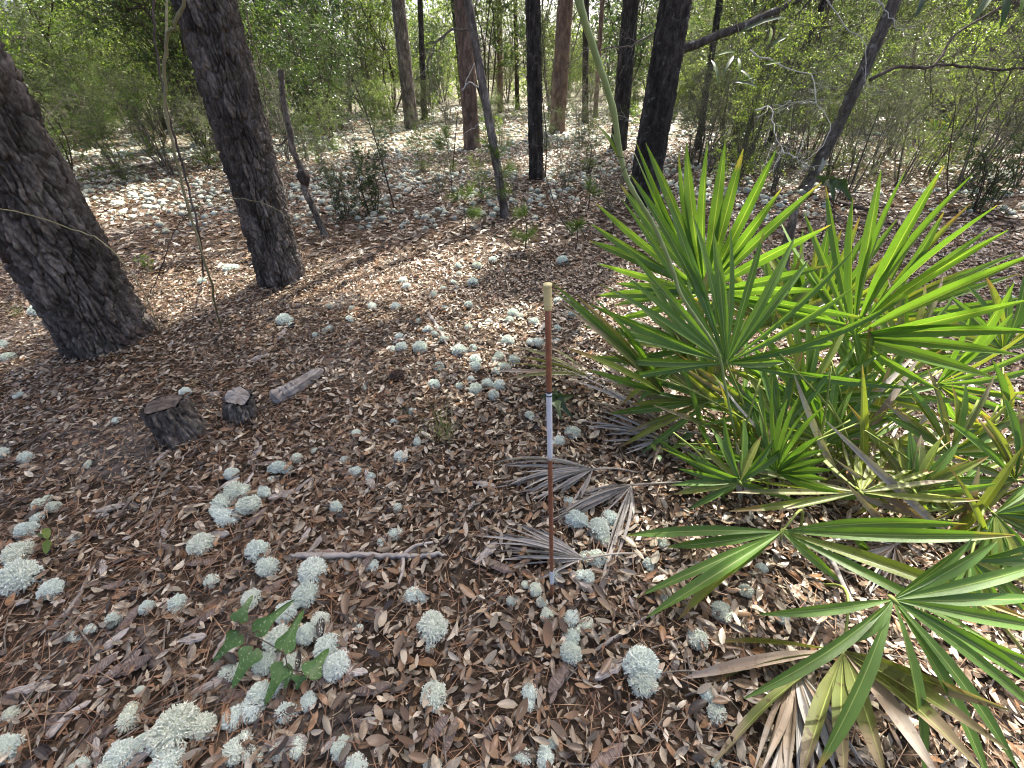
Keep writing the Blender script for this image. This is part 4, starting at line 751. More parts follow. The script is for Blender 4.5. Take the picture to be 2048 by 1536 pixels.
# small palmetto far right
P4 = G(1893, 330); pal4 = empty('saw_palmetto', P4, 'small yellowish palmetto far back on the right', 'palmetto', 'palmetto clumps')
for k, (hx, hy) in enumerate([(1868, 268), (1905, 255), (1885, 290), (1850, 310)]):
    t = [(hx + 40 * math.cos(q) * (.8 + .3 * math.sin(k + q * 3)), hy - 34 * math.sin(q)) for q in np.linspace(-.4, 3.5, 11)]; frond(pal4, (hx, hy), ZC(P4) - .1, t, (1893, 330), 6, mats=['blade_b'] if k == 3 else ['blade_y', 'blade'], seed=41 + k)

# dead grey fronds lying on the ground
def dead_frond(label, hub, tips, root, wpx, mats=('blade_d',), lift=.03, seed=0, curl=.05):
    H = G(hub[0], hub[1], lift + .02); e = empty('dead_palmetto_frond', H, label, 'dead frond', 'dead palmetto fronds on the litter'); r = np.random.default_rng(seed); zc = ZC(H)
    a = Acc(); R = G(root[0], root[1], .02); tube(a, spline([R - H, (R - H) / 2 + [0, 0, .015], np.zeros(3)], 10), np.linspace(.004, .0045, 10), 6); link('petiole', a.mesh('petiole', M['petiole_d'], True), e)
    for k, t in enumerate(tips):
        for s in range(3):
            q = G(t[0] + r.normal() * 11 * s, t[1] + r.normal() * 9 * s, lift * r.uniform(.2, 1.2)) - H
            link('leaflet', blade_mesh(np.zeros(3), q, nrm(np.array([r.normal() * .5, r.normal() * .5, 1])), wpx * .45 * zc / FPX * r.uniform(.6, 1.1), mats[k % len(mats)], r.uniform(-.02, .08), r.uniform(.5, 1.3), r.normal() * 1.2, seed * 50 + k * 3 + s), e)
dead_frond('grey dead fan on the ground just behind the stick', (1186, 938), [(995, 932), (1020, 968), (1062, 1000), (1082, 908), (1110, 996), (1040, 945), (1035, 985), (1150, 1005), (1075, 1005), (1000, 965)], (1275, 945), 15, seed=1)
dead_frond('grey dead fan with blades bent towards the camera right of the stick', (1263, 970), [(1096, 1042), (1112, 1030), (1130, 1035), (1212, 1190), (1225, 1130), (1265, 1052), (1170, 990), (1240, 1065), (1190, 1010)], (1450, 968), 14, seed=2)
dead_frond('flat grey dead fan crossing behind the foot of the stick', (1168, 1117), [(1003, 1050), (976, 1062), (990, 1086), (985, 1104), (1018, 1131), (1045, 1048), (1060, 1065), (1030, 1105), (1075, 1085), (1095, 1130)], (1290, 1107), 14, seed=3)
dead_frond('pleated grey-brown dead fan in the bottom right under the olive fan', (1592, 1338), [(1515, 1560), (1545, 1565), (1572, 1565), (1600, 1565), (1628, 1565), (1655, 1560), (1690, 1550), (1720, 1530)], (1640, 1240), 30, ('blade_b', 'blade_d'), .04, 4)
dead_frond('tangled dark dead fan at the left foot of the palmetto clump', (1330, 880), [(1160, 850), (1180, 800), (1205, 870), (1230, 830), (1250, 900), (1275, 810), (1200, 820), (1290, 925)], (1420, 930), 13, ('blade_d', 'blade_b'), .05, 5)
dead_frond('dead brown fan matted under the right palmetto', (1790, 1090), [(1640, 1080), (1660, 1130), (1690, 1160), (1730, 1180), (1780, 1190), (1640, 1040), (1830, 1190)], (1900, 1030), 14, ('blade_b', 'blade_d'), .04, 6)
dead_frond('dead bleached fan in the sun below the right fan hub', (1800, 840), [(1660, 880), (1690, 900), (1730, 910), (1770, 900), (1680, 850), (1840, 900)], (1880, 830), 14, ('blade_d',), .04, 7)

# ------------------------------------------------------------------ small plants
def smilax_mat():
    m, N, L, B = new_mat('spotted_leaf'); n = noise(N, L, 130, 2, .5); r = ramp(N, [(.60, (.075, .155, .04)), (.66, (.30, .38, .2))]); L.new(n.outputs[0], r.inputs[0])
    n2 = noise(N, L, 20, 3); r2 = ramp(N, [(.3, (.8,) * 3), (.7, (1.3,) * 3)]); L.new(n2.outputs[0], r2.inputs[0]); c = mix(N, L, 1.0, r.outputs[0], r2.outputs[0], 'MULTIPLY'); L.new(c, B.inputs['Base Color']); B.inputs['Roughness'].default_value = .4
    t = N.new('ShaderNodeBsdfTranslucent'); L.new(c, t.inputs[0]); s = N.new('ShaderNodeMixShader'); s.inputs[0].default_value = .3; L.new(B.outputs[0], s.inputs[1]); L.new(t.outputs[0], s.inputs[2]); L.new(s.outputs[0], N['Material Output'].inputs[0]); return m
M['smilax'] = smilax_mat()
def lobed_leaf(parent, base, tip, normal, width, mat='smilax', seed=0):
    """halberd-shaped leaf: two rounded basal lobes, waist, drawn-out tip"""
    r = np.random.default_rng(seed); b = np.asarray(base) - np.array(parent.location); d = np.asarray(tip) - np.asarray(base); L = np.linalg.norm(d); ax = d / L; s = nrm(np.cross(normal, ax)); n = np.cross(ax, s)
    t = np.array([-.10, -.04, .05, .15, .26, .38, .52, .68, .84, .95, 1.0]); w = np.array([.35, .8, 1.0, .95, .66, .46, .38, .32, .23, .10, .0]) * width * .5
    V = []
    for f in (-1, -.5, 0, .5, 1):
        tt = t.copy()
        if abs(f) < .2: tt[:2] = [.02, .03]
        V.append(b + ax * (tt * L)[:, None] + s * (f * w)[:, None] + n * (abs(f) * w * .35 + r.normal() * .002 + .05 * L * np.sin(np.pi * np.clip(t, 0, 1)) - .12 * L * t ** 2)[:, None])
    V = np.stack(V, 1).reshape(-1, 3); i = np.arange(len(t) - 1)[:, None] * 5; j = np.arange(4)[None]; a = Acc(); a.add(V, np.stack([i + j, i + j + 1, i + 5 + j + 1, i + 5 + j], -1).reshape(-1, 4)); return link('leaf', a.mesh('leaf', M[mat], True), parent)
R7 = lambda x, y: (x * .3418, 1011 + y * .3418)
e = empty('greenbrier_plant', G(640, 1400), 'greenbrier seedling with pale-spotted arrow-shaped leaves over lichen in the foreground', 'plant')
def PL3(px, h): return G(px[0], px[1], h)
sp = [R7(1870, 1060), R7(1800, 985), R7(1690, 950), R7(1660, 870), R7(1540, 790), R7(1420, 740)]
a = Acc(); tube(a, spline([G(*R7(1900, 1150))] + [PL3(q, .04 + .025 * k) for k, q in enumerate(sp)], 30) - np.array(e.location), .0016, 5); link('stem', a.mesh('stem', M['darktwig'], True), e)
for k, (b, t, wd) in enumerate([((1395, 670), (1480, 520), 34), ((1510, 730), (1722, 548), 36), ((1660, 840), (1780, 600), 40), ((1395, 760), (1238, 922), 38), ((1480, 850), (1350, 1078), 48), ((1810, 990), (1930, 828), 46), ((1660, 940), (1545, 1172), 44), ((1690, 985), (1665, 1075), 22), ((1755, 1000), (1735, 1085), 30)]):
    h = .13 - .008 * k; B = PL3(R7(*b), h); T = PL3(R7(*t), h + (.015 if k < 3 else -.02)); lobed_leaf(e, B, T, nrm(CP - B + np.array([0, 0, .5])), wd * ZC(B) / FPX, seed=k)
    j = min(range(len(sp)), key=lambda q: (sp[q][0] - R7(*b)[0]) ** 2 + (sp[q][1] - R7(*b)[1]) ** 2); a = Acc(); tube(a, np.array([PL3(sp[j], .04 + .025 * j), B]) - np.array(e.location), .001, 4); link('leaf_stalk', a.mesh('leaf_stalk', M['darktwig']), e)
e = empty('seedling', G(97, 1085), 'tiny seedling with two smooth green leaves at the left edge', 'plant')
for k, (b, t) in enumerate([((95, 1076), (90, 1052)), ((95, 1076), (92, 1106)), ((94, 1076), (70, 1066))]): pleaf(e, G(*b, .05), G(*t, .05), nrm(CP - G(*b)), .026 if k < 2 else .012, 'brightleaf')
a = Acc(); tube(a, np.array([G(97, 1088) , G(95, 1076, .05)]) - np.array(e.location), .0012, 4); link('stem', a.mesh('stem', M['cane']), e)
R47 = lambda x, y: (1250 + x * .1953, 780 + y * .1953)
e = empty('vine_sprig', G(1330, 920), 'trailing sprig with oval green leaves at the front foot of the palmetto clump', 'vine', None)
vs_ = [(1440, 905), (1405, 898), (1370, 885), (1345, 893), (1322, 900)]; a = Acc(); tube(a, spline([G(x, y, .08) for x, y in vs_], 20) - np.array(e.location), .0013, 5); link('stem', a.mesh('stem', M['browncane']), e)
for k, (b, t, wd) in enumerate([((400, 580), (430, 480), 13), ((320, 620), (265, 540), 9), ((500, 590), (625, 515), 14), ((580, 500), (705, 440), 14), ((660, 545), (840, 545), 10), ((850, 640), (745, 830), 19), ((350, 660), (355, 725), 9), ((1040, 590), (1150, 690), 18), ((1290, 780), (1490, 900), 18), ((1960, 850), (1880, 960), 13), ((1840, 740), (2000, 690), 14)]):
    B = G(*R47(*b), .09 + .01 * (k % 3)); T = G(*R47(*t), .09); pleaf(e, B, T, nrm(CP - B + np.array([.2, 0, .3])), wd * ZC(B) / FPX, 'brightleaf' if k % 3 else 'smilax')
e = empty('lobed_plant', G(1120, 830), 'dark green lobed leaves low behind the white band of the stick', 'plant')
for k, (b, t, wd) in enumerate([((1112, 800), (1080, 790), 22), ((1112, 800), (1090, 822), 24), ((1115, 800), (1150, 790), 26), ((1115, 803), (1145, 835), 26), ((1113, 803), (1122, 838), 20), ((1112, 798), (1110, 772), 20)]):
    B = G(*b, .09); lobed_leaf(e, B, G(*t, .07), nrm(CP - B), wd * ZC(B) / FPX, 'darkleaf', k)
e = empty('lobed_plant', G(1665, 400), 'dark green drooping leaves standing above the middle palmetto fans', 'plant')
for k, (b, t, wd) in enumerate([((1650, 360), (1632, 352), 18), ((1662, 362), (1668, 400), 20), ((1680, 365), (1706, 405), 20), ((1660, 360), (1690, 362), 16)]):
    B = P(*b, 3.6); lobed_leaf(e, B, P(*t, 3.55), nrm(CP - B), wd * 3.6 / FPX, 'darkleaf', k)
a = Acc(); tube(a, spline([G(1668, 470), P(1668, 420, 3.7), P(1662, 362, 3.6), P(1650, 358, 3.6)], 12) - np.array(e.location), .004, 5); link('stem', a.mesh('stem', M['darktwig']), e)
def grass(label, px, n, h, seed):
    r = np.random.default_rng(seed); B = G(*px); e = empty('grass_tuft', B, label, 'grass tuft', 'grass tufts'); a = Acc(); d = nrm(np.stack([r.normal(size=n) * .35, r.normal(size=n) * .3, np.ones(n)], -1)); leaves(a, r.normal(size=(n, 3)) * [.02, .02, 0], d, r.normal(size=(n, 3)), h * r.uniform(.4, 1.1, n), .0035, 0, -.12, 3); link('blades', a.mesh('blades', M['grass']), e)
grass('wispy pale grass tuft in the middle of the litter', (893, 885), 34, .34, 1); grass('small grass tuft left of the thick leaning pine', (40, 635), 20, .16, 2); grass('tiny green tuft beside the pale lichen right of the pine cone', (815, 832), 14, .07, 3)
grass('low green tuft right of the two stumps', (400, 770), 8, .08, 4)
# oak sprig hanging into the upper right corner
e = empty('oak_sprig', P(1905, -60, 1.9), 'dark lobed leaves hanging into the upper right corner', 'branch')
a = Acc(); tube(a, spline([P(2120, -120, 1.9), P(1980, -40, 1.9), P(1905, -40, 1.9), P(1840, -30, 1.9)], 12) - np.array(e.location), .005, 5); link('stem', a.mesh('stem', M['darktwig']), e)
for k, (b, t, wd) in enumerate([((1850, -30), (1838, 28), 34), ((1985, -30), (1955, 34), 40), ((2000, -30), (2012, 48), 44), ((1945, -30), (1940, 12), 40), ((2040, -20), (2046, 24), 30)]): lobed_leaf(e, P(*b, 1.9), P(*t, 1.88), nrm(-FW + [.1, 0, .3]), wd * 1.9 / FPX, 'darkleaf' if k != 4 else 'brightleaf', k)
e = empty('willow_sprig', P(1500, 120, 2.6), 'hanging sprig of long narrow green leaves left of the white twigs', 'branch')
a = Acc(); tube(a, spline([P(1462, -20, 2.7), P(1478, 70, 2.65), P(1486, 160, 2.6)], 12) - np.array(e.location), .002, 5); link('stem', a.mesh('stem', M['darktwig']), e)
for k, (b, t) in enumerate([((1470, 105), (1445, 148)), ((1474, 100), (1430, 108)), ((1480, 135), (1512, 168)), ((1484, 160), (1508, 153)), ((1470, 160), (1520, 172)), ((1545, 50), (1538, 88)), ((1540, 90), (1575, 72)), ((1525, 128), (1568, 122)), ((1475, 60), (1580, 25)), ((1478, 112), (1480, 150)), ((1425, 115), (1440, 165))]):
    pleaf(e, P(*b, 2.6), P(*t, 2.58), nrm(-FW + np.array([.2 * (k % 3 - 1), 0, .2])), .022, 'brightleaf' if k % 2 else 'darkleaf')

# pine cone and a dark pebble
def cone(px, py, L, label):
    C = G(px, py, .028); e = empty('pine_cone', C, label, 'pine cone'); a = Acc(); blob(a, (0, 0, 0), np.array([L * .42, L * .2, L * .2]), 1, 8, .05); link('core', a.mesh('core', M['darkwood'], True), e)
    sc = Acc(); u = np.array([[0, 0, 0], [.9, -.5, .1], [1.15, 0, .28], [.9, .5, .1], [.6, 0, .3]]); sc.add(u, None, [(0, 1, 4), (1, 2, 4), (2, 3, 4), (3, 0, 4), (0, 3, 1), (1, 3, 2)]); me = sc.mesh('scale', M['conescale'])
    for k in range(70):
        f = (k + .5) / 70; x = (f - .5) * L * .86; th = k * 2.39996; r = L * .17 * math.sqrt(max(.05, 1 - (2 * f - 1) ** 2)) + L * .03; d = Vector((.55, math.cos(th), math.sin(th))).normalized()
        s = link('scale', me, e, loc=(x, r * math.cos(th) * .75, r * math.sin(th) * .75), scale=L * .17 * (.7 + .5 * math.sin(math.pi * f))); s.rotation_mode = 'QUATERNION'; s.rotation_quaternion = d.to_track_quat('X', 'Z')
    e.rotation_euler = (0, 0, .25)
M['conescale'] = plain('cone_scale', (.12, .075, .05), .6, .5, 90)
cone(793, 750, .105, 'dark open pine cone lying on the litter left of the lichens')
a = Acc(); blob(a, (0, 0, 0), np.array([.022, .017, .014]), 4); o = link('dark_pebble', a.mesh('pebble', M['darkwood'], True), loc=G(816, 942, .01)); tag(o, 'small dark nut beside a lichen cushion in the centre', 'nut')

# ------------------------------------------------------------------ lichen cushions
def lichen_mesh(seed, lobes, n):
    r = np.random.default_rng(seed); a = Acc(); cs = [np.zeros(3)] + [np.array([math.cos(t), math.sin(t), 0]) * r.uniform(.45, .75) for t in r.uniform(0, 6.28, lobes - 1)]; rs = [.62 if lobes > 1 else .8] + list(r.uniform(.32, .55, lobes - 1))
    for c, R in zip(cs, rs):
        c = c + [0, 0, R * .35]; blob(a, c, np.array([R, R, R * .95]) * .67, seed, 9, .1)
        m = int(n * (R / .7) ** 2); k = np.arange(m) + .5; zc = 1 - 1.45 * k / m; ph = k * 2.39996; d = np.stack([np.sqrt(np.maximum(0, 1 - zc ** 2)) * np.cos(ph), np.sqrt(np.maximum(0, 1 - zc ** 2)) * np.sin(ph), zc], -1); d = nrm(d + r.normal(size=(m, 3)) * .08)
        Rk = R * (1 + .15 * (vnoise(d[:, 0] * 2.6 + seed, d[:, 1] * 2.6 + d[:, 2] * 2, seed) - .5) * 2 + .05 * r.normal(size=m))[:, None]
        def prism(p, q, r0, r1):
            ax = nrm(q - p); u = nrm(np.cross(ax, r.normal(size=ax.shape))); v = np.cross(ax, u); V = []
            for pt, rr_ in ((p, r0), (q, r1)):
                for t in (0, 2.094, 4.189): V.append(pt + rr_ * (math.cos(t) * u + math.sin(t) * v))
            V = np.stack(V, 1); o = (np.arange(len(p)) * 6)[:, None, None]; Q = np.array([(0, 1, 4, 3), (1, 2, 5, 4), (2, 0, 3, 5)])[None] + o; a.add(V.reshape(-1, 3), Q.reshape(-1, 4))
        s = .047
        j = c + d * Rk * .9 * [1, 1, .95]; prism(c + d * Rk * .5, j, s * .5, s * .45)
        for f in range(3):
            dd = nrm(d + nrm(np.cross(d, r.normal(size=d.shape))) * .85); e1 = j + dd * R * r.uniform(.06, .12, (m, 1)); prism(j, e1, s * .5, s * .3)
            dd2 = nrm(dd + r.normal(size=dd.shape) * .8); prism(e1, e1 + dd2 * R * .05, s * .32, s * .14)
    return a.mesh('lichen', M['lichen'], False)
LM = [lichen_mesh(1, 1, 380), lichen_mesh(2, 2, 380), lichen_mesh(3, 1, 300), lichen_mesh(4, 3, 380), lichen_mesh(5, 1, 420), lichen_mesh(6, 2, 340)]
LI = [(44,1103,55),(55,1147,80),(108,1175,45),(60,1057,40),(78,1036,30),(154,1078,18),(148,1270,30),(185,1255,30),(361,1200,48),(427,1160,30),(455,1030,55),(495,1010,40),(521,1097,50),(540,1130,50),(509,1195,45),(629,1140,60),(615,1187,55),(577,1220,48),(643,1238,50),(615,1265,45),(560,1275,60),(533,1325,50),(588,1328,50),(660,1290,55),(677,1325,60),(526,1380,70),(512,1412,50),(475,1430,50),(574,1420,55),(622,1398,35),(472,1340,50),(265,1430,60),(362,1450,90),(297,1480,50),(253,1500,60),(342,1517,65),(413,1448,50),(475,1490,70),(506,1500,50),(560,1497,36),(601,1493,45),(225,1530,60),(164,1530,50),(287,1380,22),(30,1425,30),(20,1490,60),(300,1213,30),(232,1237,35),(406,1085,50),
(764,1083,28),(790,1066,38),(749,1129,36),(828,1185,48),(867,1247,66),(862,1295,22),(720,1257,18),(869,1383,55),(1060,1380,45),(1022,1200,28),(1050,1168,22),(1070,1178,30),(1081,1202,28),(1094,1230,36),(1109,1150,30),(1142,1233,48),(1142,1271,50),(1142,1302,50),(1172,1247,40),(1279,1320,75),(1282,1356,60),(1048,1507,42),(1091,1510,52),(1106,1484,24),(869,1526,36),(688,1490,45),(715,1527,50),(1152,1038,50),(1197,1055,50),(1220,1036,40),(1210,1080,28),(1192,1113,50),(1173,1151,45),(1296,1124,32),(1323,1083,28),(1327,1195,24),(674,1014,30),(797,1014,26),
(660,657,18),(660,614,14),(700,637,20),(705,618,14),(746,614,22),(792,614,22),(807,561,26),(814,573,20),(867,589,22),(886,577,16),(906,565,18),(913,575,14),(946,565,26),(954,532,22),(918,549,20),(917,534,18),(985,519,24),(1125,522,24),(889,616,18),(937,611,20),(978,642,16),(1026,628,26),(1019,641,20),(1040,633,18),(1067,645,22),(1115,657,22),(1113,684,22),(1156,664,16),(1145,630,20),(1115,601,26),(838,642,16),(858,658,24),(869,668,22),(882,660,14),(887,678,22),(937,654,24),(1016,683,30),(1075,684,34),(800,674,26),(804,695,26),(787,698,20),(841,695,32),(920,701,34),(947,696,26),(951,719,28),(951,733,26),(999,712,32),(1029,719,34),(1009,733,30),(992,743,20),(869,770,26),(920,773,20),(942,758,20),(951,778,30),(975,767,28),(999,770,28),(988,791,24),(729,775,16),(824,823,22),(787,842,14),(715,867,22),(835,883,22),(691,922,22),(715,941,32),(742,953,26),(802,914,32),(1060,830,28),(1145,864,34),(1118,880,36),(1139,1002,28),(879,732,30),
(82,623,34),(10,690,34),(22,715,28),(44,790,18),(374,785,26),(571,640,34),(583,650,16),(656,659,20),(632,671,14),(478,715,14),(461,536,34),(407,563,18),(178,930,20),(598,915,32),(472,978,60),(450,1000,55),(530,982,38),(506,1008,45),(468,948,30),(547,960,16),(85,1006,34),(112,1013,28),(560,932,45),(7,907,30),(56,914,30),(628,902,14),(236,842,18),
(1519,1136,28),(1442,1219,44),(1490,1181,30),(1562,1236,26),(1393,1276,44),(1411,1386,34),(1429,1421,45),(1429,1524,26)]
ANCH = [((560, 1320), 'beside the spotted greenbrier seedling'), ((340, 1480), 'along the bottom edge left of centre'), ((80, 1110), 'at the left edge below the splinters'), ((480, 980), 'in the lichen heap in front of the stumps'), ((730, 1110), 'near the pale forked branch'), ((850, 1240), 'below the forked branch in the centre'), ((1090, 1200), 'around the foot of the stick'), ((1190, 1070), 'among the dead grey fans right of the stick'), ((1280, 1330), 'on the bare sandy patch at bottom right'), ((1060, 1450), 'near the bottom edge right of centre'), ((1460, 1250), 'under the low palmetto fan'), ((960, 770), 'in the cluster just left of the white band'), ((870, 670), 'around the grey stick in mid ground'), ((1040, 690), 'left of the upper stick in the dappled sun'), ((910, 560), 'in the far row beyond the litter'), ((740, 625), 'in the row right of the straight left pine'), ((740, 900), 'scattered in the open litter below the pine cone'), ((1130, 860), 'behind the white band of the stick'), ((60, 680), 'left of the thick leaning pine'), ((380, 700), 'around the stumps'), ((420, 550), 'between the two left pines'), ((120, 920), 'on the dark litter at the far left'), ((1120, 560), 'right behind the taped stick top'), ((200, 1250), 'by the charred bark slab')]
by = {}
for (x, y, d) in LI:
    j = min(range(len(ANCH)), key=lambda q: (ANCH[q][0][0] - x) ** 2 + (ANCH[q][0][1] - y) ** 2); by.setdefault(j, []).append((x, y, d))
ORD = ['leftmost', 'second from left', 'third from left', 'fourth from left', 'fifth from left', 'sixth from left', 'seventh from left', 'eighth from left', 'ninth from left', 'tenth from left', 'eleventh from left', 'twelfth from left']
nli = 0; lpos = []
def put_lichen(x, y, z, rad, label, group):
    o = link('lichen_cushion', LM[random.randrange(len(LM))], loc=(x, y, z), rot=(random.uniform(-.2, .2), random.uniform(-.2, .2), random.uniform(0, 6.28)), scale=(rad, rad * random.uniform(.85, 1.1), rad * random.uniform(.85, 1.05))); tag(o, label, 'lichen', group)
for j, L in by.items():
    L.sort()
    for k, (x, y, d) in enumerate(L):
        g = G(x, y + d * .2, 0); r = .5 * d * ZC(g) / FPX * 1.10; n = len(L); w_ = ORD[k] if k < 12 else ORD[n - 1 - k].replace('left', 'right') if n - 1 - k < 12 and n - 1 - k > 0 else ('rightmost' if k == n - 1 else 'middle')
        if n == 1: w_ = 'lone'
        put_lichen(g[0], g[1], g[2] + .008, r, 'pale lichen cushion, %s, %s' % (w_, ANCH[j][1]) if n > 1 else 'lone pale lichen cushion ' + ANCH[j][1], 'lichen cushions on the litter'); nli += 1; lpos.append((g[0], g[1]))
# mid ground cushions: the nearest 100 as things, the rest as one carpet
r = np.random.default_rng(31); cand = []
X = r.uniform(-26, 28, 60000); Y = 2.4 + 30 * r.random(60000) ** 1.2; den = vnoise(X * .9, Y * .9, 21) * .75 + .25 * vnoise(X * 3, Y * 3, 22)
right = (X > 1.2) & (Y < 6.0) & (Y > 1.9); clear = np.clip((Y - 4.2) / 2.4, 0, 1); clear = np.where(right, .55 * np.clip((Y - 1.9) / 1.5, 0, 1), clear)
ok = (den > .66 - .26 * clear) & (r.random(60000) < np.where(Y < 9, .8, np.where(Y < 16, .5, .33)) * clear) & (np.abs(X) < 1.25 * Y + 2.5)
X, Y = X[ok], Y[ok]; Z = gh(X, Y); R = r.uniform(.024, .056, len(X)) * np.where(Y > 12, 1.35, 1.)
grid = {}; keep = []
for i in np.argsort(Y):
    c = (int(X[i] / .09), int(Y[i] / .09))
    if c in grid: continue
    grid[c] = 1; keep.append(i)
keep = np.array(keep); pxy = np.array([px_of(X[i], Y[i], Z[i]) for i in keep]); vis = (pxy[:, 0] > 0) & (pxy[:, 0] < 2048)
near = [i for i, v in zip(keep, vis) if v][:300 - nli]; ns = set(near)
for i in near: put_lichen(X[i], Y[i], Z[i] + .005, R[i], 'pale lichen cushion in the carpet beyond the litter and behind the palmetto', 'lichen cushions of the near carpet')
def lichen_carpet(idx):
    a = Acc(); ph = (1 + 5 ** .5) / 2; v = nrm(np.array([(-1, ph, 0), (1, ph, 0), (-1, -ph, 0), (1, -ph, 0), (0, -1, ph), (0, 1, ph), (0, -1, -ph), (0, 1, -ph), (ph, 0, -1), (ph, 0, 1), (-ph, 0, -1), (-ph, 0, 1)], float))
    f = [(0, 11, 5), (0, 5, 1), (0, 1, 7), (0, 7, 10), (0, 10, 11), (1, 5, 9), (5, 11, 4), (11, 10, 2), (10, 7, 6), (7, 1, 8), (3, 9, 4), (3, 4, 2), (3, 2, 6), (3, 6, 8), (3, 8, 9), (4, 9, 5), (2, 4, 11), (6, 2, 10), (8, 6, 7), (9, 8, 1)]
    mid = {}; V = [tuple(q) for q in v]; F = []
    def m(i, j):
        k = (min(i, j), max(i, j))
        if k not in mid: q = nrm(np.array(V[i]) + np.array(V[j])); V.append(tuple(q)); mid[k] = len(V) - 1
        return mid[k]
    for (i, j, k) in f: x, y, z_ = m(i, j), m(j, k), m(k, i); F += [(i, x, z_), (j, y, x), (k, z_, y), (x, y, z_)]
    rr = np.random.default_rng(8)
    for V, F, idx in ((np.array(V), np.array(F), idx[Y[idx] < 9.5]), (v, np.array(f), idx[Y[idx] >= 9.5])):
        n = len(idx); d = 1 + .18 * rr.normal(size=(n, len(V), 1)); c = np.stack([X[idx], Y[idx], Z[idx] + R[idx] * .35], -1)
        W = c[:, None] + V[None] * d * (R[idx][:, None, None] * np.array([1, 1, .85])); a.add(W.reshape(-1, 3), None, (F[None] + (np.arange(n) * len(V))[:, None, None]).reshape(-1, 3))
    o = link('lichen_carpet', a.mesh('lichen_carpet', M['lichenfar'], True)); tag(o, 'pale carpet of lichen cushions across the sunlit clearing', 'lichen'); o['kind'] = 'stuff'
rest = np.array([i for i in keep if i not in ns]); lichen_carpet(rest)

# ------------------------------------------------------------------ leaf litter, needles, chips
def bare(x, y):   # bare sandy spots show fewer leaves
    b = np.zeros_like(x)
    for (px, py, s) in [(925, 1140, .10), (1270, 1400, .13), (890, 900, .06), (1020, 1000, .05)]:
        g = G(px, py); b = np.maximum(b, np.exp(-((x - g[0]) ** 2 + (y - g[1]) ** 2) / s ** 2))
    return b
def litter():
    r = np.random.default_rng(41)
    def region(n, y0, y1):
        y = r.uniform(y0, y1, n * 2); hw = 1.06 * y + 2.0; m = 1.06 * y1 + 2.0; x = r.uniform(-m, m, n * 2); k = np.abs(x) < hw; return x[k][:n], y[k][:n]
    x, y = region(50000, -.5, 4.0); leafy = .52 + .48 * np.clip((x + 1.3) / 1.2, 0, 1) * 1.0; k = (r.random(len(x)) < leafy) & (r.random(len(x)) > bare(x, y) * .97); x, y = x[k], y[k]
    n = len(x); L = r.uniform(.02, .062, n) * np.where(r.random(n) < .12, 1.25, 1); W = L * r.uniform(.26, .46, n); az = r.uniform(0, 6.28, n); ax = np.stack([np.cos(az), np.sin(az), r.normal(size=n) * .22], -1)
    nn = np.stack([r.normal(size=n) * .38, r.normal(size=n) * .38, np.ones(n)], -1); z = gh(x, y) + r.uniform(.002, .036, n); base = np.stack([x, y, z], -1) - ax * L[:, None] * .5
    cup = r.normal(size=n) * .25 + .1; bend = r.normal(size=n) * .10 + .04
    # the three hundred nearest top leaves are single objects
    pz = np.array([px_of(a_, b_, c_) for a_, b_, c_ in zip(x, y, z)]); inv = (pz[:, 0] > 20) & (pz[:, 0] < 1500) & (pz[:, 1] < 1520) & (pz[:, 1] > 1000) & (z - gh(x, y) > .027)
    dist = np.hypot(x, y) - L * 6; cand_ = np.where(inv)[0]; sel = cand_[np.argsort(dist[cand_])][:300]; mask = np.ones(n, bool); mask[sel] = False
    a = Acc(); leaves(a, base[mask], ax[mask], nn[mask], L[mask], W[mask], cup[mask], bend[mask], 5)
    x2, y2 = region(54000, 4.0, 13); n2 = len(x2); L2 = r.uniform(.06, .12, n2); az = r.uniform(0, 6.28, n2); ax2 = np.stack([np.cos(az), np.sin(az), r.normal(size=n2) * .25], -1); nn2 = np.stack([r.normal(size=n2) * .4, r.normal(size=n2) * .4, np.ones(n2)], -1)
    leaves(a, np.stack([x2, y2, gh(x2, y2) + r.uniform(.004, .03, n2)], -1), ax2, nn2, L2, L2 * .4, .15, .05, 3)
    x3, y3 = region(26000, 13, 32); n3 = len(x3); L3 = r.uniform(.12, .22, n3); az = r.uniform(0, 6.28, n3); leaves(a, np.stack([x3, y3, gh(x3, y3) + .02], -1), np.stack([np.cos(az), np.sin(az), r.normal(size=n3) * .2], -1), np.stack([r.normal(size=n3) * .4, r.normal(size=n3) * .4, np.ones(n3)], -1), L3, L3 * .42, kind=2)
    x4, y4 = region(95000, -.4, 4.6); n4 = len(x4); L4 = r.uniform(.008, .038, n4); az = r.uniform(0, 6.28, n4)
    leaves(a, np.stack([x4, y4, gh(x4, y4) + r.uniform(.006, .03, n4)], -1), np.stack([np.cos(az), np.sin(az), r.normal(size=n4) * .3], -1), np.stack([r.normal(size=n4) * .5, r.normal(size=n4) * .5, np.ones(n4)], -1), L4, L4 * r.uniform(.2, .6, n4), kind=2)
    o = link('leaf_litter', a.mesh('leaf_litter', M['litter'])); tag(o, 'brown carpet of dry fallen leaves over the forest floor', 'leaf litter'); o['kind'] = 'stuff'
    # shared shapes for the single leaves
    protos = []
    for k in range(10):
        a = Acc(); leaves(a, np.array([[-.5, 0, 0]]), np.array([[1., 0, .0]]), np.array([[0, 0, 1.]]), [1.], [r.uniform(.28, .44)], r.normal() * .3 + .15, r.normal() * .1 + .05, 5); protos.append(a.mesh('fallen_leaf', M['litter'], True))
    for i in sel:
        az_ = math.atan2(ax[i][1], ax[i][0]); o = link('fallen_leaf', protos[i % 10], loc=(x[i], y[i], z[i] + .004), rot=(r.normal() * .3, r.normal() * .2, az_), scale=L[i] * 1.12)
        tag(o, 'dry brown leaf lying flat on top of the nearest litter', 'leaf', 'top leaves of the nearest litter')
litter()
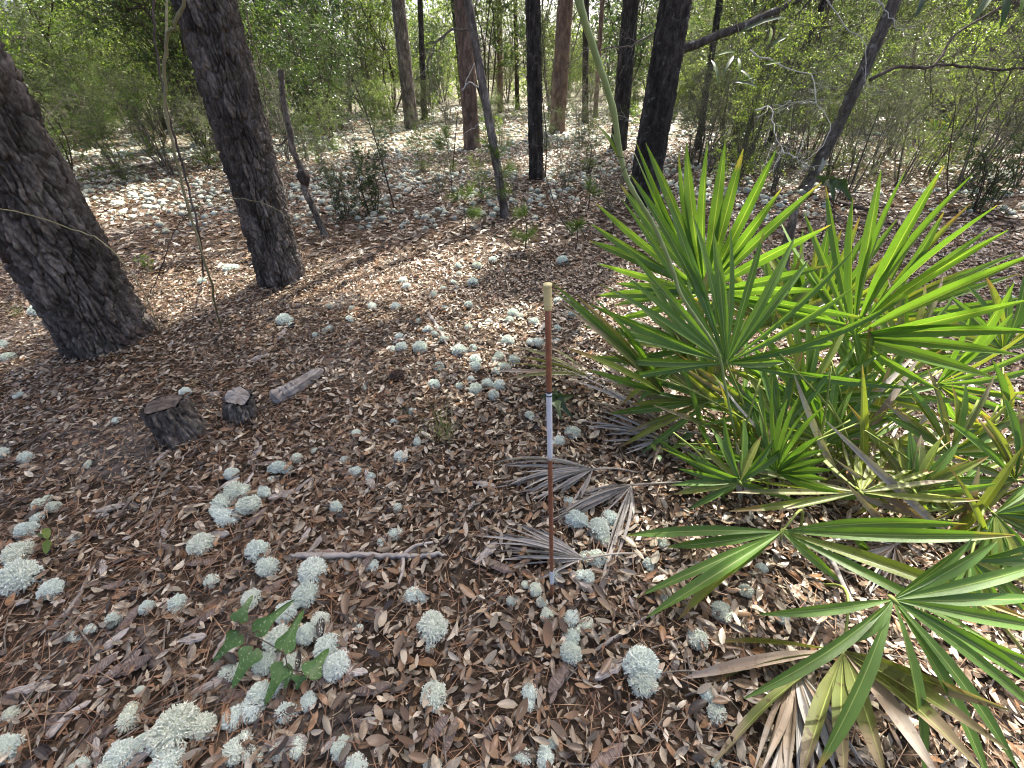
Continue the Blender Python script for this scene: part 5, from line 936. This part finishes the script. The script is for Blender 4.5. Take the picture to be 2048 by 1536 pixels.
def needles():
    r = np.random.default_rng(43); n = 40000; y = r.uniform(-.4, 7.0, n) ** 1.0; m = 1.06 * y + 1.8; x = r.uniform(-1, 1, n) * m; keepp = r.random(n) < np.where(x < -.5, 1., .45); x, y = x[keepp], y[keepp]; n = len(x)
    az = r.normal(size=n) * .9 + np.where(r.random(n) < .5, .6, 2.2); ax = np.stack([np.cos(az), np.sin(az), r.normal(size=n) * .08], -1); L = r.uniform(.09, .2, n); a = Acc()
    leaves(a, np.stack([x, y, gh(x, y) + r.uniform(.010, .034, n)], -1), ax, np.stack([r.normal(size=n) * .3, r.normal(size=n) * .3, np.ones(n)], -1), L, np.where(y > 3, .0042, .0026), 0, r.normal(size=n) * .05, 3)
    o = link('pine_needle_litter', a.mesh('pine_needle_litter', M['needle'])); tag(o, 'reddish dry pine needles strewn over the leaf litter', 'pine needles'); o['kind'] = 'stuff'
    a = Acc(); n = 1900; y = r.uniform(-.2, 9, n); x = r.uniform(-1, 1, n) * (1.06 * y + 1.8)
    for i in range(n):
        az = r.uniform(0, 6.28); L = r.uniform(.06, .28) * (1 if y[i] < 4 else 1.6); p = np.array([x[i], y[i], float(gh(x[i], y[i])) + r.uniform(.012, .03)]); d = np.array([math.cos(az), math.sin(az), r.normal() * .05]); q = np.cross(d, [0, 0, 1])
        tube(a, np.array([p, p + d * L * .5 + q * L * r.normal() * .06, p + d * L]), np.array([1, .85, .55]) * r.uniform(.0014, .0035) * (1 if y[i] < 4 else 1.6), 5)
    o = link('twig_litter', a.mesh('twig_litter', M['graytwig'], True)); tag(o, 'small grey twigs strewn over the leaf litter', 'twigs'); o['kind'] = 'stuff'
needles()
def chips():
    r = np.random.default_rng(47); protos = []
    for k in range(6):
        a = Acc(); n = 9; t = np.linspace(-.5, .5, n); w = .16 * (1 - (2 * np.abs(t)) ** 3 * .8) * r.uniform(.6, 1.2, n); h = .05 * r.uniform(.5, 1.3, n); V = []
        for i in range(n): V += [(t[i], -w[i], 0), (t[i], -w[i] * .6, h[i]), (t[i], w[i] * .5, h[i] * r.uniform(.6, 1.2)), (t[i], w[i], 0)]
        Q = [(i * 4 + j, i * 4 + (j + 1) % 4, i * 4 + 4 + (j + 1) % 4, i * 4 + 4 + j) for i in range(n - 1) for j in range(4)] + [(0, 3, 2, 1), (n * 4 - 4, n * 4 - 3, n * 4 - 2, n * 4 - 1)]; a.add(V, Q); protos.append(a.mesh('bark_chip', M['chip'] if k % 2 else M['deadwood'], False))
    for k in range(150):
        px = r.uniform(0, 760) if k < 120 else r.uniform(700, 1300); py = r.uniform(600, 1530); g = G(px, py, .018); L = r.uniform(.035, .13) * (1.2 if py < 800 else 1)
        o = link('bark_chip', protos[r.integers(6)], loc=g, rot=(r.normal() * .15, r.normal() * .15, r.normal() * .7 + .8), scale=L); tag(o, 'flat flake of grey weathered bark on the litter', 'bark', 'bark flakes around the left pines')
chips()
_t = sum(len(m.loops) - 2 * len(m.polygons) for m in bpy.data.meshes); print('objects', len(bpy.data.objects), 'tris', _t)
